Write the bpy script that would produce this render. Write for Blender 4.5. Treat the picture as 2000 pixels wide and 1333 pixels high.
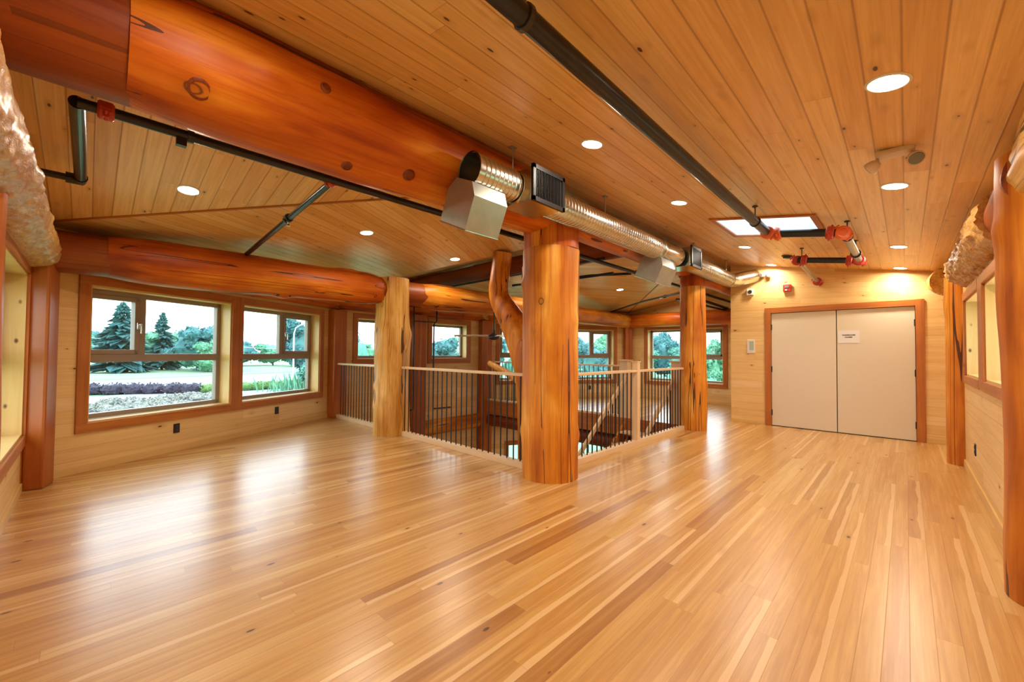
import bpy, bmesh, math, random
from mathutils import Vector, Matrix, noise, Euler
random.seed(7)
C = bpy.context.scene
col = C.collection
PI = math.pi
V = Vector
for o in list(bpy.data.objects):
    bpy.data.objects.remove(o)

# ------------------------------------------------------------------ camera
def camera():
    yaw, pitch, roll = math.radians(43.957), math.radians(1.328), math.radians(0.459)
    f = V((math.cos(yaw)*math.cos(pitch), math.sin(yaw)*math.cos(pitch), math.sin(pitch)))
    right = V((math.sin(yaw), -math.cos(yaw), 0)); up = right.cross(f)
    c, s = math.cos(roll), math.sin(roll)
    a = c*right + s*up; b = -s*right + c*up
    m = Matrix((a, b, -f)).transposed().to_4x4(); m.translation = V((0, 0, 1.32))
    cd = bpy.data.cameras.new('camera'); co = bpy.data.objects.new('camera', cd); col.objects.link(co)
    cd.sensor_width = 36; cd.lens = 36*798.04/2000; cd.shift_y = 3.87/2000; cd.clip_start = .02; cd.clip_end = 900
    co.matrix_world = m; C.camera = co
camera()
# ------------------------------------------------------------------ world, exposure
W = bpy.data.worlds.new('overcast_sky'); C.world = W; W.use_nodes = True
wt = W.node_tree; bg = wt.nodes['Background']
tc = wt.nodes.new('ShaderNodeTexCoord'); sx = wt.nodes.new('ShaderNodeSeparateXYZ'); cr = wt.nodes.new('ShaderNodeValToRGB')
wt.links.new(tc.outputs['Generated'], sx.inputs[0]); wt.links.new(sx.outputs['Z'], cr.inputs[0]); wt.links.new(cr.outputs[0], bg.inputs[0])
cr.color_ramp.elements[0].position = 0.0; cr.color_ramp.elements[0].color = (.93, .98, 1, 1)
cr.color_ramp.elements[1].position = .6; cr.color_ramp.elements[1].color = (.72, .86, 1, 1)
bg.inputs[1].default_value = 5.2
vs = C.view_settings; vs.view_transform = 'Standard'; vs.look = 'None'; vs.exposure = 0.10; vs.gamma = 1; vs.use_curve_mapping = False
LAMP = 14.0          # watts per recessed ceiling lamp

# ------------------------------------------------------------------ node helpers
class NT:
    def __init__(s, name):
        s.m = bpy.data.materials.new(name); s.m.use_nodes = True; s.t = s.m.node_tree; s.p = s.t.nodes['Principled BSDF']
    def n(s, typ, **kw):
        nd = s.t.nodes.new('ShaderNode'+typ)
        for k, v in kw.items():
            if k.startswith('i_'):
                s.set(nd.inputs[int(k[2:])], v)
            else: setattr(nd, k, v)
        return nd
    def set(s, inp, v):
        if isinstance(v, bpy.types.NodeSocket): s.t.links.new(v, inp)
        else: inp.default_value = v
    def math(s, op, a, b=0.0, c=0.0, clamp=False):
        nd = s.t.nodes.new('ShaderNodeMath'); nd.operation = op; nd.use_clamp = clamp
        for i, v in enumerate((a, b, c)): s.set(nd.inputs[i], v)
        return nd.outputs[0]
    def noise(s, vec, scale, detail=4, rough=.55, dist=0.0):
        nd = s.t.nodes.new('ShaderNodeTexNoise'); s.set(nd.inputs['Vector'], vec)
        nd.inputs['Scale'].default_value = scale; nd.inputs['Detail'].default_value = detail
        nd.inputs['Roughness'].default_value = rough; nd.inputs['Distortion'].default_value = dist
        return nd.outputs[0]
    def vec(s, x, y, z=0.0):
        nd = s.t.nodes.new('ShaderNodeCombineXYZ')
        for i, v in enumerate((x, y, z)): s.set(nd.inputs[i], v)
        return nd.outputs[0]
    def wn(s, vec):
        nd = s.t.nodes.new('ShaderNodeTexWhiteNoise'); nd.noise_dimensions = '3D'; s.set(nd.inputs['Vector'], vec); return nd
    def ramp(s, fac, stops, interp='LINEAR'):
        nd = s.t.nodes.new('ShaderNodeValToRGB'); cr = nd.color_ramp; cr.interpolation = interp
        while len(cr.elements) < len(stops): cr.elements.new(.5)
        for e, (p, c) in zip(cr.elements, stops):
            e.position = p; e.color = (*c, 1) if len(c) == 3 else c
        s.set(nd.inputs[0], fac); return nd.outputs[0]
    def mix(s, fac, a, b, mode='MIX'):
        nd = s.t.nodes.new('ShaderNodeMix'); nd.data_type = 'RGBA'; nd.blend_type = mode
        s.set(nd.inputs[0], fac)
        for i, v in ((6, a), (7, b)):
            if isinstance(v, tuple) and len(v) == 3: v = (*v, 1)
            s.set(nd.inputs[i], v)
        return nd.outputs[2]
    def bump(s, h, strength=.3, dist=.01):
        nd = s.t.nodes.new('ShaderNodeBump'); nd.inputs['Strength'].default_value = strength; nd.inputs['Distance'].default_value = dist
        s.set(nd.inputs['Height'], h); s.t.links.new(nd.outputs[0], s.p.inputs['Normal'])
    def out(s, color, rough=.5, metal=0, coat=0, spec=.5):
        s.set(s.p.inputs['Base Color'], (*color, 1) if isinstance(color, tuple) and len(color) == 3 else color)
        s.set(s.p.inputs['Roughness'], rough); s.p.inputs['Metallic'].default_value = metal
        s.p.inputs['Coat Weight'].default_value = coat; s.p.inputs['Coat Roughness'].default_value = .27
        s.p.inputs['Specular IOR Level'].default_value = spec
        return s.m

def plank_mat(name, tones, width, blen, seam=.55, seam_w=.012, knot=1.0, knot_scale=3.2, rough=.4, grain=.35, coat=0, pale=0.0, spec=.5, seam_col=(.16, .06, .015)):
    s = NT(name)
    uv = s.n('UVMap'); sp = s.n('SeparateXYZ'); s.t.links.new(uv.outputs[0], sp.inputs[0])
    u, v = sp.outputs[0], sp.outputs[1]
    vr = s.math('DIVIDE', v, width); row = s.math('FLOOR', vr); fv = s.math('FRACT', vr)
    off = s.wn(s.vec(row, 3.7)).outputs[0]
    ur = s.math('ADD', s.math('DIVIDE', u, blen), s.math('MULTIPLY', off, 7.3)); bd = s.math('FLOOR', ur); fu = s.math('FRACT', ur)
    h = s.wn(s.vec(row, bd, 1.3)); hid = h.outputs[0]
    # grain
    gv = s.vec(s.math('ADD', s.math('MULTIPLY', u, 1.1), s.math('MULTIPLY', hid, 40)), s.math('MULTIPLY', v, 26), hid)
    g1 = s.noise(gv, 1.0, 5, .6, .6)
    gv2 = s.vec(s.math('ADD', s.math('MULTIPLY', u, 2.5), s.math('MULTIPLY', hid, 90)), s.math('MULTIPLY', v, 110), hid)
    g2 = s.noise(gv2, 1.0, 3, .6)
    base = s.ramp(hid, tones)
    dark = s.mix(1.0, base, (.66, .50, .36), 'MULTIPLY')
    light = s.mix(.5, base, (.95, .66, .34))
    c = s.mix(s.math('MULTIPLY', s.math('SUBTRACT', g1, .42, clamp=True), grain*4, clamp=True), base, dark)
    c = s.mix(s.math('MULTIPLY', s.math('SUBTRACT', .48, g1, clamp=True), 3.0*grain, clamp=True), c, light)
    c = s.mix(s.math('MULTIPLY', s.math('SUBTRACT', g2, .45, clamp=True), grain*2.2, clamp=True), c, dark)
    if pale:      # pale sapwood strips along one edge of some boards
        h2 = s.wn(s.vec(row, bd, 9.1)).outputs[0]
        wob = s.math('ADD', fv, s.math('MULTIPLY', s.noise(s.vec(s.math('MULTIPLY', u, 2.0), row), 1.0, 2), .5))
        m = s.math('MULTIPLY', s.math('LESS_THAN', wob, .58), s.math('GREATER_THAN', h2, 1-pale))
        c = s.mix(s.math('MULTIPLY', m, .6), c, (.82, .56, .27))
    # knots
    vo = s.t.nodes.new('ShaderNodeTexVoronoi'); vo.voronoi_dimensions = '3D'; vo.inputs['Scale'].default_value = 1
    kd = s.noise(s.vec(u, v), 9, 2)
    s.set(vo.inputs['Vector'], s.vec(s.math('ADD', s.math('MULTIPLY', u, knot_scale*.8), s.math('MULTIPLY', kd, .12)), s.math('MULTIPLY', v, knot_scale*1.9), 0.0))
    kc = s.n('SeparateColor'); s.t.links.new(vo.outputs['Color'], kc.inputs[0])
    pres = s.math('LESS_THAN', kc.outputs[0], .42*knot)
    size = s.math('ADD', .04, s.math('MULTIPLY', kc.outputs[1], .085))
    kk = s.math('MULTIPLY', pres, s.math('SUBTRACT', 1.0, s.math('DIVIDE', vo.outputs['Distance'], size), clamp=True))
    halo = s.math('MULTIPLY', pres, s.math('SUBTRACT', 1.0, s.math('DIVIDE', vo.outputs['Distance'], s.math('MULTIPLY', size, 3.2)), clamp=True))
    c = s.mix(s.math('MULTIPLY', halo, .5), c, (.42, .19, .05))
    c = s.mix(s.math('MULTIPLY', kk, 3.0, clamp=True), c, (.10, .035, .010))
    # seams
    d = s.math('MULTIPLY', s.math('MINIMUM', fv, s.math('SUBTRACT', 1.0, fv)), width)
    sm = s.math('SUBTRACT', 1.0, s.math('DIVIDE', d, seam_w*.5), clamp=True)
    d2 = s.math('MULTIPLY', s.math('MINIMUM', fu, s.math('SUBTRACT', 1.0, fu)), blen)
    sm2 = s.math('MULTIPLY', s.math('LESS_THAN', d2, .0015), .8)
    sa = s.math('MAXIMUM', sm, sm2)
    c = s.mix(s.math('MULTIPLY', sa, seam, clamp=True), c, seam_col)
    s.bump(s.math('SUBTRACT', s.math('MULTIPLY', g2, .08), sa), .35, .004)
    return s.out(c, s.math('ADD', rough-.04, s.math('MULTIPLY', g2, .1)), coat=coat, spec=spec)

def log_mat(name, stops, streak=.5, crack=1.0, rough=.46, coat=.0, burl=False, knots=1.0):
    s = NT(name)
    t = s.n('TexCoord'); oi = s.n('ObjectInfo'); rnd = s.math('MULTIPLY', oi.outputs['Random'], 37)
    sp = s.n('SeparateXYZ'); s.t.links.new(t.outputs['Object'], sp.inputs[0]); x, y, z = sp.outputs
    def co(a, b): return s.vec(s.math('ADD', s.math('MULTIPLY', x, a), rnd), s.math('MULTIPLY', y, a), s.math('MULTIPLY', z, b))
    n1 = s.noise(co(5, .55), 1, 4, .55, .4); n2 = s.noise(co(34, 1.6), 1, 4, .6, .5); n3 = s.noise(co(1.4, 1.0), 1, 3)
    f = s.math('ADD', s.math('MULTIPLY', n1, .6), s.math('MULTIPLY', n3, .4))
    c = s.ramp(s.math('MULTIPLY_ADD', s.math('SUBTRACT', f, .5), 3.4, .5), stops)
    c = s.mix(s.math('MULTIPLY', s.math('SUBTRACT', n2, .46, clamp=True), 4*streak, clamp=True), c, s.mix(1.0, c, (.55, .33, .2), 'MULTIPLY'))
    # drying cracks along the grain
    nc = s.noise(co(5.2, .09), 1, 2, .5, 0)
    ck = s.math('LESS_THAN', s.math('ABSOLUTE', s.math('SUBTRACT', nc, .5)), .0056)
    br = s.math('GREATER_THAN', s.noise(co(2.0, .5), 1, 2), .42)
    ck = s.math('MULTIPLY', s.math('MULTIPLY', ck, br), crack)
    c = s.mix(s.math('MULTIPLY', ck, .9), c, (.045, .012, .004))
    vo = s.t.nodes.new('ShaderNodeTexVoronoi'); vo.inputs['Scale'].default_value = 1
    s.set(vo.inputs['Vector'], s.vec(s.math('ADD', s.math('MULTIPLY', x, 2.3), rnd), s.math('MULTIPLY', y, 2.3), s.math('MULTIPLY', z, 1.7)))
    kc = s.n('SeparateColor'); s.t.links.new(vo.outputs['Color'], kc.inputs[0])
    pres = s.math('LESS_THAN', kc.outputs[0], .6*knots)
    dd = s.math('ADD', vo.outputs['Distance'], s.math('MULTIPLY', s.math('SUBTRACT', s.noise(co(14, 9), 1, 2), .5), .05))
    kk = s.math('MULTIPLY', pres, s.math('SUBTRACT', 1.0, s.math('DIVIDE', dd, .085), clamp=True))
    halo = s.math('MULTIPLY', pres, s.math('SUBTRACT', 1.0, s.math('DIVIDE', dd, .2), clamp=True))
    c = s.mix(s.math('MULTIPLY', halo, .55), c, stops[0][1])
    ring = s.math('SUBTRACT', 1.0, s.math('MULTIPLY', s.math('ABSOLUTE', s.math('SUBTRACT', kk, .3)), 5.0), clamp=True)
    c = s.mix(s.math('MULTIPLY', s.math('MULTIPLY', ring, pres), .9), c, (.06, .018, .006))
    h = s.math('SUBTRACT', s.math('MULTIPLY', n2, .25), s.math('MULTIPLY', ck, 1.0))
    if burl:
        nb = s.noise(co(24, 13), 1, 5, .7, 1.8)
        c = s.mix(s.math('MULTIPLY', s.math('SUBTRACT', nb, .5, clamp=True), 3.5, clamp=True), c, (.36, .13, .025))
        c = s.mix(s.math('MULTIPLY', s.math('SUBTRACT', .48, nb, clamp=True), 5, clamp=True), c, (.86, .56, .20))
        h = s.math('MULTIPLY', nb, 2.0)
    s.bump(h, .6, .010 if not burl else .02)
    return s.out(c, rough, coat=coat, spec=.32)

def wood_mat(name, a, b, rough=.45, scale=1.0, coat=.05, knots=.6):
    """long grain along the longest local axis: local Z for bars built by bar()"""
    s = NT(name); t = s.n('TexCoord'); oi = s.n('ObjectInfo'); rnd = s.math('MULTIPLY', oi.outputs['Random'], 51)
    sp = s.n('SeparateXYZ'); s.t.links.new(t.outputs['Object'], sp.inputs[0]); x, y, z = sp.outputs
    co = s.vec(s.math('ADD', s.math('MULTIPLY', x, 16*scale), rnd), s.math('MULTIPLY', y, 16*scale), s.math('MULTIPLY', z, .9*scale))
    n = s.noise(co, 1, 5, .6, .8)
    n2 = s.noise(s.vec(s.math('ADD', x, rnd), y, z), 2.2, 2)
    c = s.ramp(s.math('MULTIPLY_ADD', s.math('SUBTRACT', s.math('ADD', s.math('MULTIPLY', n, .7), s.math('MULTIPLY', n2, .3)), .5), 2.2, .5), [(0, a), (1, b)])
    vo = s.t.nodes.new('ShaderNodeTexVoronoi'); vo.inputs['Scale'].default_value = 1
    s.set(vo.inputs['Vector'], s.vec(s.math('ADD', s.math('MULTIPLY', x, 7), rnd), s.math('MULTIPLY', y, 7), s.math('MULTIPLY', z, 4)))
    kc = s.n('SeparateColor'); s.t.links.new(vo.outputs['Color'], kc.inputs[0])
    kk = s.math('MULTIPLY', s.math('LESS_THAN', kc.outputs[0], knots*.5), s.math('SUBTRACT', 1.0, s.math('DIVIDE', vo.outputs['Distance'], .12), clamp=True))
    c = s.mix(s.math('MULTIPLY', kk, 1.6, clamp=True), c, (.12, .04, .01))
    s.bump(n, .15, .003)
    return s.out(c, rough, coat=coat)

def flat_mat(name, c, rough=.5, metal=0, coat=0, var=.06, scale=8, bump=0):
    s = NT(name); t = s.n('TexCoord'); n = s.noise(t.outputs['Object'], scale, 3)
    cc = s.mix(n, tuple(max(0, k*(1-var)) for k in c), tuple(min(1, k*(1+var)) for k in c))
    if bump: s.bump(n, bump, .003)
    return s.out(cc, rough, metal, coat)

M = {}
M['floor'] = plank_mat('varnished_fir_floor', [(0, (.40, .175, .038)), (.12, (.54, .275, .070)), (.45, (.63, .355, .100)), (.75, (.58, .31, .08)), (1, (.71, .45, .16))], .088, 1.9, seam=.38, seam_w=.004, knot=.75, knot_scale=4.6, rough=.30, grain=.48, coat=.55, pale=.2, spec=.6, seam_col=(.30, .12, .03))
CT = [(0, (.74, .41, .13)), (.35, (.86, .54, .21)), (.7, (.81, .48, .17)), (1, (.92, .64, .30))]
M['ceiling'] = plank_mat('varnished_pine_ceiling', CT, .135, 3.4, seam=.72, seam_w=.014, knot=1.5, knot_scale=5.6, rough=.34, grain=.40, coat=.1, seam_col=(.30, .11, .02))
WT = [(0, (.74, .47, .17)), (.4, (.83, .57, .235)), (.7, (.80, .53, .20)), (1, (.89, .66, .33))]
M['wall'] = plank_mat('pine_board_wall', WT, .135, 3.0, seam=.30, seam_w=.010, knot=.9, knot_scale=4.4, rough=.45, grain=.26, coat=.05, seam_col=(.40, .19, .05))
M['log'] = log_mat('amber_stained_log', [(0, (.30, .065, .004)), (.35, (.54, .155, .008)), (.65, (.70, .26, .018)), (1, (.90, .48, .08))])
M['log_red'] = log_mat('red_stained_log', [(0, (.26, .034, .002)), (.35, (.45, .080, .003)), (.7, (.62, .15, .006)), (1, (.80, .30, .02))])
M['log_dark'] = log_mat('dark_stained_log', [(0, (.13, .022, .004)), (.5, (.24, .045, .006)), (1, (.36, .085, .010))], crack=.5, knots=.5)
M['log_gold'] = log_mat('honey_peeled_log', [(0, (.50, .19, .022)), (.35, (.66, .33, .06)), (.7, (.78, .46, .12)), (1, (.88, .62, .24))], streak=.7)
M['log_burl'] = log_mat('burled_pale_log', [(0, (.58, .25, .05)), (.5, (.70, .37, .10)), (1, (.82, .52, .20))], burl=True, crack=.2, rough=.3, coat=.35)
M['trim'] = wood_mat('red_brown_trim', (.30, .07, .009), (.56, .19, .026))
M['post'] = wood_mat('red_brown_post', (.28, .05, .006), (.52, .145, .014), rough=.35, scale=.7)
M['jamb'] = wood_mat('clear_pine_jamb', (.62, .36, .10), (.78, .52, .20), rough=.4)
M['pale'] = wood_mat('pale_maple_rail', (.66, .42, .20), (.80, .58, .34), rough=.4, knots=.1)
M['vinyl'] = flat_mat('taupe_window_frame', (.30, .235, .185), .4)
M['black'] = flat_mat('black_powder_coat', (.012, .011, .012), .4)
M['pipe'] = flat_mat('black_steel_pipe', (.035, .036, .042), .28, .6, var=.3)
M['galv'] = flat_mat('galvanized_steel', (.62, .62, .57), .22, 1.0, var=.14, scale=5)
M['galv_dull'] = flat_mat('dull_galvanized_steel', (.42, .44, .40), .34, .85, var=.2, scale=9)
M['red'] = flat_mat('red_fitting_paint', (.50, .045, .02), .4)
M['orange'] = flat_mat('orange_fitting_paint', (.75, .13, .02), .4)
M['dgrey'] = flat_mat('dark_grey_steel', (.045, .038, .034), .45, .2)
M['door'] = flat_mat('cream_door_paint', (.72, .64, .48), .42, var=.02, scale=2)
M['white'] = flat_mat('white_plastic', (.75, .72, .66), .4, var=.02)
M['beige'] = flat_mat('beige_plastic', (.66, .50, .36), .4, var=.03)
M['paper'] = flat_mat('white_paper', (.78, .76, .74), .7, var=.02)
M['ink'] = flat_mat('black_ink', (.02, .018, .018), .6)
M['chrome'] = flat_mat('brushed_chrome', (.7, .7, .7), .2, 1.0)
M['redplastic'] = flat_mat('red_alarm_plastic', (.55, .02, .012), .3, coat=.3)
M['lampglass'] = flat_mat('grey_lamp_glass', (.20, .20, .21), .15, .3)
M['shaft'] = flat_mat('white_skylight_shaft', (.82, .84, .86), .5, var=.02)
M['asphalt'] = flat_mat('pale_road_asphalt', (.32, .32, .33), .8, scale=.5)
M['path'] = flat_mat('pale_concrete_path', (.26, .27, .29), .8, scale=.5)
M['roof'] = flat_mat('roof_underlay', (.25, .22, .2), .8)
def em_mat(name, c, s_):
    s = NT(name); s.p.inputs['Emission Color'].default_value = (*c, 1); s.p.inputs['Emission Strength'].default_value = s_
    t = s.n('TexCoord'); n = s.noise(t.outputs['Object'], 20, 1)
    return s.out(s.mix(n, (.9, .9, .88), (.95, .95, .93)), .4)
M['lens'] = em_mat('lit_lamp_lens', (1, .9, .74), 14)
def glass_mat():
    s = NT('window_glass'); t = s.t
    tr = s.n('BsdfTransparent'); tr.inputs[0].default_value = (.93, .98, .98, 1)
    gl = s.n('BsdfGlossy'); gl.inputs['Roughness'].default_value = .02
    lw = s.n('LayerWeight'); lw.inputs[0].default_value = .5; fr_ = s.math('MULTIPLY_ADD', s.math('POWER', lw.outputs['Facing'], 5.0), .7, .03)
    mx = s.n('MixShader'); t.links.new(fr_, mx.inputs[0]); t.links.new(tr.outputs[0], mx.inputs[1]); t.links.new(gl.outputs[0], mx.inputs[2])
    t.links.new(mx.outputs[0], t.nodes['Material Output'].inputs[0]); t.nodes.remove(s.p)
    return s.m
M['glass'] = glass_mat()
def leaf_mat(name, a, b, rough=.8, scale=.6):
    s = NT(name); t = s.n('TexCoord'); n = s.noise(t.outputs['Object'], scale, 4, .7)
    return s.out(s.ramp(n, [(.3, a), (.7, b)]), rough)
M['conifer'] = leaf_mat('conifer_needles', (.02, .085, .085), (.06, .20, .18))
M['leaf_a'] = leaf_mat('summer_leaves', (.04, .17, .13), (.13, .37, .28))
M['leaf_b'] = leaf_mat('bluish_leaves', (.03, .12, .13), (.09, .26, .25))
M['leaf_c'] = leaf_mat('bright_leaves', (.07, .24, .14), (.20, .46, .28))
M['bark'] = leaf_mat('tree_bark', (.05, .04, .035), (.11, .09, .07), scale=5)
M['grass'] = leaf_mat('mown_grass', (.13, .29, .12), (.22, .40, .20), scale=.15)
M['field'] = leaf_mat('rough_field_grass', (.19, .30, .155), (.26, .35, .21), scale=.05)
M['hedge_dark'] = leaf_mat('dark_purple_hedge', (.025, .02, .04), (.06, .05, .075), scale=3)
M['hedge_green'] = leaf_mat('green_hedge', (.06, .15, .03), (.15, .27, .07), scale=3)
M['bloom'] = leaf_mat('flowers_and_leaves', (.05, .10, .05), (.42, .36, .34), scale=5)

# ------------------------------------------------------------------ object helpers
def link(o): col.objects.link(o); return o
def tag(o, label=None, cat=None, group=None, kind=None):
    if label: o['label'] = label
    if cat: o['category'] = cat
    if group: o['group'] = group
    if kind: o['kind'] = kind
    return o
def empty(name, loc, label=None, cat=None, group=None, kind=None):
    o = link(bpy.data.objects.new(name, None)); o.location = loc; o.empty_display_size = .1
    return tag(o, label, cat, group, kind)
def par(o, p):
    if p is None: return o
    o.parent = p; o.matrix_parent_inverse = root_mat(p).inverted(); return o
def root_mat(p):
    m = p.matrix_basis.copy()
    if p.parent: m = root_mat(p.parent) @ p.matrix_parent_inverse @ m
    return m
def smooth(me, ang=40):
    for p in me.polygons: p.use_smooth = True
    try: me.set_sharp_from_angle(angle=math.radians(ang))
    except Exception: pass

class MB:
    def __init__(s): s.bm = bmesh.new(); s.uv = s.bm.loops.layers.uv.new('UVMap')
    def face(s, pts, uvs=None):
        f = s.bm.faces.new([s.bm.verts.new(p) for p in pts])
        if uvs:
            for l, u in zip(f.loops, uvs): l[s.uv].uv = u
        return f
    def box(s, c, size, m=None, bev=0):
        r = bmesh.ops.create_cube(s.bm, size=1.0)['verts']
        mt = Matrix.Translation(c) @ (m.to_4x4() if m else Matrix()) @ Matrix.Diagonal((*size, 1))
        bmesh.ops.transform(s.bm, matrix=mt, verts=r)
        if bev:
            es = list({e for v in r for e in v.link_edges})
            bmesh.ops.bevel(s.bm, geom=es, offset=bev, segments=2, affect='EDGES', profile=.6)
    def lohi(s, lo, hi, bev=0):
        lo, hi = V(lo), V(hi); s.box((lo+hi)/2, [abs(a) for a in (hi-lo)], bev=bev)
    def ring_tube(s, rings, close=True, cap=True):
        vs = [[s.bm.verts.new(p) for p in r] for r in rings]; n = len(vs[0])
        for a, b in zip(vs, vs[1:]):
            for i in range(n):
                s.bm.faces.new((a[i], a[(i+1) % n], b[(i+1) % n], b[i]))
        if cap:
            s.bm.faces.new(list(reversed(vs[0]))); s.bm.faces.new(vs[-1])
    def tube(s, pts, r, seg=12, cap=True):
        pts = [V(p) for p in pts]; rs = r if isinstance(r, (list, tuple)) else [r]*len(pts); rings = []
        prev = None
        for i, p in enumerate(pts):
            d = (pts[min(i+1, len(pts)-1)]-pts[max(i-1, 0)]).normalized()
            if prev is None:
                x = d.orthogonal().normalized()
            else:
                x = (prev - d*prev.dot(d)).normalized()
            prev = x; y = d.cross(x)
            rings.append([p + rs[i]*(math.cos(a)*x+math.sin(a)*y) for a in [2*PI*k/seg for k in range(seg)]])
        s.ring_tube(rings, cap=cap)
    def lathe(s, origin, axis, prof, seg=24, cap=True):
        axis = V(axis).normalized(); x = axis.orthogonal().normalized(); y = axis.cross(x); o = V(origin)
        s.ring_tube([[o+axis*h+r*(math.cos(a)*x+math.sin(a)*y) for a in [2*PI*k/seg for k in range(seg)]] for h, r in prof], cap=cap)
    def build(s, name, mat, parent=None, label=None, cat=None, group=None, kind=None, sm=False, origin=None):
        bmesh.ops.recalc_face_normals(s.bm, faces=s.bm.faces)
        me = bpy.data.meshes.new(name)
        if origin == 'auto' or (origin is None and parent is None and kind is None):
            xs = [v.co for v in s.bm.verts]
            origin = V(((min(c.x for c in xs)+max(c.x for c in xs))/2, (min(c.y for c in xs)+max(c.y for c in xs))/2, min(c.z for c in xs)))
        if origin is not None and origin != 'auto':
            bmesh.ops.translate(s.bm, verts=s.bm.verts, vec=-V(origin))
        s.bm.to_mesh(me); s.bm.free(); me.materials.append(mat)
        if sm: smooth(me)
        o = link(bpy.data.objects.new(name, me))
        if origin is not None and origin != 'auto': o.location = origin
        par(o, parent); return tag(o, label, cat, group, kind)

def bar(name, p0, p1, w, h, mat, parent=None, side=None, bev=.004, **kw):
    """box bar from p0 to p1, local Z along it; w measured along `side`"""
    p0, p1 = V(p0), V(p1); z = (p1-p0); L = z.length; z.normalize()
    if side is None: side = V((0, 0, 1)).cross(z) if abs(z.z) < .9 else V((1, 0, 0))
    x = (V(side)-z*V(side).dot(z)).normalized(); y = z.cross(x)
    b = MB(); b.box((0, 0, L/2), (w, h, L), bev=bev)
    me = bpy.data.meshes.new(name); bmesh.ops.recalc_face_normals(b.bm, faces=b.bm.faces); b.bm.to_mesh(me); b.bm.free(); me.materials.append(mat)
    o = link(bpy.data.objects.new(name, me))
    m = Matrix((x, y, z)).transposed().to_4x4(); m.translation = p0; o.matrix_basis = m
    par(o, parent)
    return tag(o, **kw)

def log(name, p0, p1, r0, r1, mat, parent=None, lump=.06, seed=0, rings=48, segs=44, burl=0, prof=None, bend=(0, 0), knobs=3, **kw):
    p0, p1 = V(p0), V(p1); z = (p1-p0); L = z.length; z.normalize()
    x = z.orthogonal().normalized(); y = z.cross(x)
    if abs(z.z) < .5:
        y = V((0, 0, 1)); y = (y-z*y.dot(z)).normalized(); x = y.cross(z)
    rn = random.Random(seed+11); kn = [(rn.uniform(.1, .9)*L, rn.uniform(0, 2*PI), rn.uniform(.05, .09)) for _ in range(knobs)]
    bm = bmesh.new(); vs = []
    tt = [i/rings for i in range(rings+1)]
    for t in tt:
        row = []
        cx, cy = bend[0]*math.sin(PI*t), bend[1]*math.sin(PI*t)
        rr = r0+(r1-r0)*t
        if prof: rr *= prof(t)
        for k in range(segs):
            a = 2*PI*k/segs; ca, sa = math.cos(a), math.sin(a)
            q = V((ca*.9+seed*3.1, sa*.9, t*L*.9)); r = rr*(1+lump*noise.noise(q)*1.6+lump*.35*noise.noise(q*3.1))
            if burl:
                nb = noise.noise(V((ca*2.2+seed, sa*2.2, t*L*7)))+.6*noise.noise(V((ca*5+seed, sa*5, t*L*15)))
                r += burl*(abs(nb)*1.4-.3)
            for kz, ka, kr in kn:
                dz = t*L-kz; da = (a-ka+PI) % (2*PI)-PI; d2 = (dz*dz+(da*rr)**2)/(kr*kr)
                if d2 < 6: r += rr*.07*math.exp(-d2)
            row.append(bm.verts.new((cx+r*ca, cy+r*sa, t*L)))
        vs.append(row)
    for a, b in zip(vs, vs[1:]):
        for k in range(segs): bm.faces.new((a[k], a[(k+1) % segs], b[(k+1) % segs], b[k]))
    bm.faces.new(list(reversed(vs[0]))); bm.faces.new(vs[-1])
    me = bpy.data.meshes.new(name); bm.to_mesh(me); bm.free(); me.materials.append(mat); smooth(me, 50)
    o = link(bpy.data.objects.new(name, me)); m = Matrix((x, y, z)).transposed().to_4x4(); m.translation = p0; o.matrix_basis = m
    par(o, parent); return tag(o, **kw)

# ------------------------------------------------------------------ building geometry
S3 = math.sqrt(3)/2
P1, P2, P3, P4 = V((-.41, 6.13, 0)), V((3.5, 8.4, 0)), V((7.55, 8.4, 0)), V((11.5, 6.13, 0))
ZL = -2.95
def ztop(p):      # underside of the roof boards
    x, y = p[0], p[1]
    a = 2.655+.1725*y; b = 3.614-.1725*y
    return min(a, b) if y < 6.2 else 2.6

def polyslab(name, pts, zf, uvf, mat, thick, parent=None, kind=None, down=True):
    """planar polygon with depth: pts list of xy, zf height function, uvf(x,y)->uv in metres"""
    b = MB(); n = len(pts); sgn = -1 if down else 1
    top = [(x, y, zf(x, y)) for x, y in pts]; bot = [(x, y, z+sgn*thick) for x, y, z in top]
    b.face(top, [uvf(x, y) for x, y in pts]); b.face(bot, [uvf(x, y) for x, y in pts])
    for i in range(n):
        j = (i+1) % n; q = [top[i], top[j], bot[j], bot[i]]
        L = (V(top[i])-V(top[j])).length
        b.face(q, [(0, 0), (L, 0), (L, thick), (0, thick)])
    return b.build(name, mat, parent, kind=kind)

# ---- floor of the loft (three slabs round the opening) and the lower storey
fl = empty('floor', (3, 3, 0), kind='structure')
uvx = lambda x, y: (x, y)
for i, pts in enumerate(([(-.41, -.55), (3.47, -.55), (3.47, 8.38), (-.41, 6.13)], [(3.47, -.55), (7.5, -.55), (7.5, 2.83), (3.47, 2.83)],
            [(7.5, -.55), (11.5, -.55), (11.5, 6.13), (7.5, 8.4)])):
    polyslab('floor_boards', pts, lambda x, y: 0.0, uvx, M['floor'], .26, parent=fl)
M['floor_low'] = M['floor']
lower = polyslab('floor', [(-.41, -.55), (11.5, -.55), (11.5, 6.13), (7.55, 8.4), (3.5, 8.4), (-.41, 6.13)], lambda x, y: ZL, uvx, M['floor'], .2, kind='structure')

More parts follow.
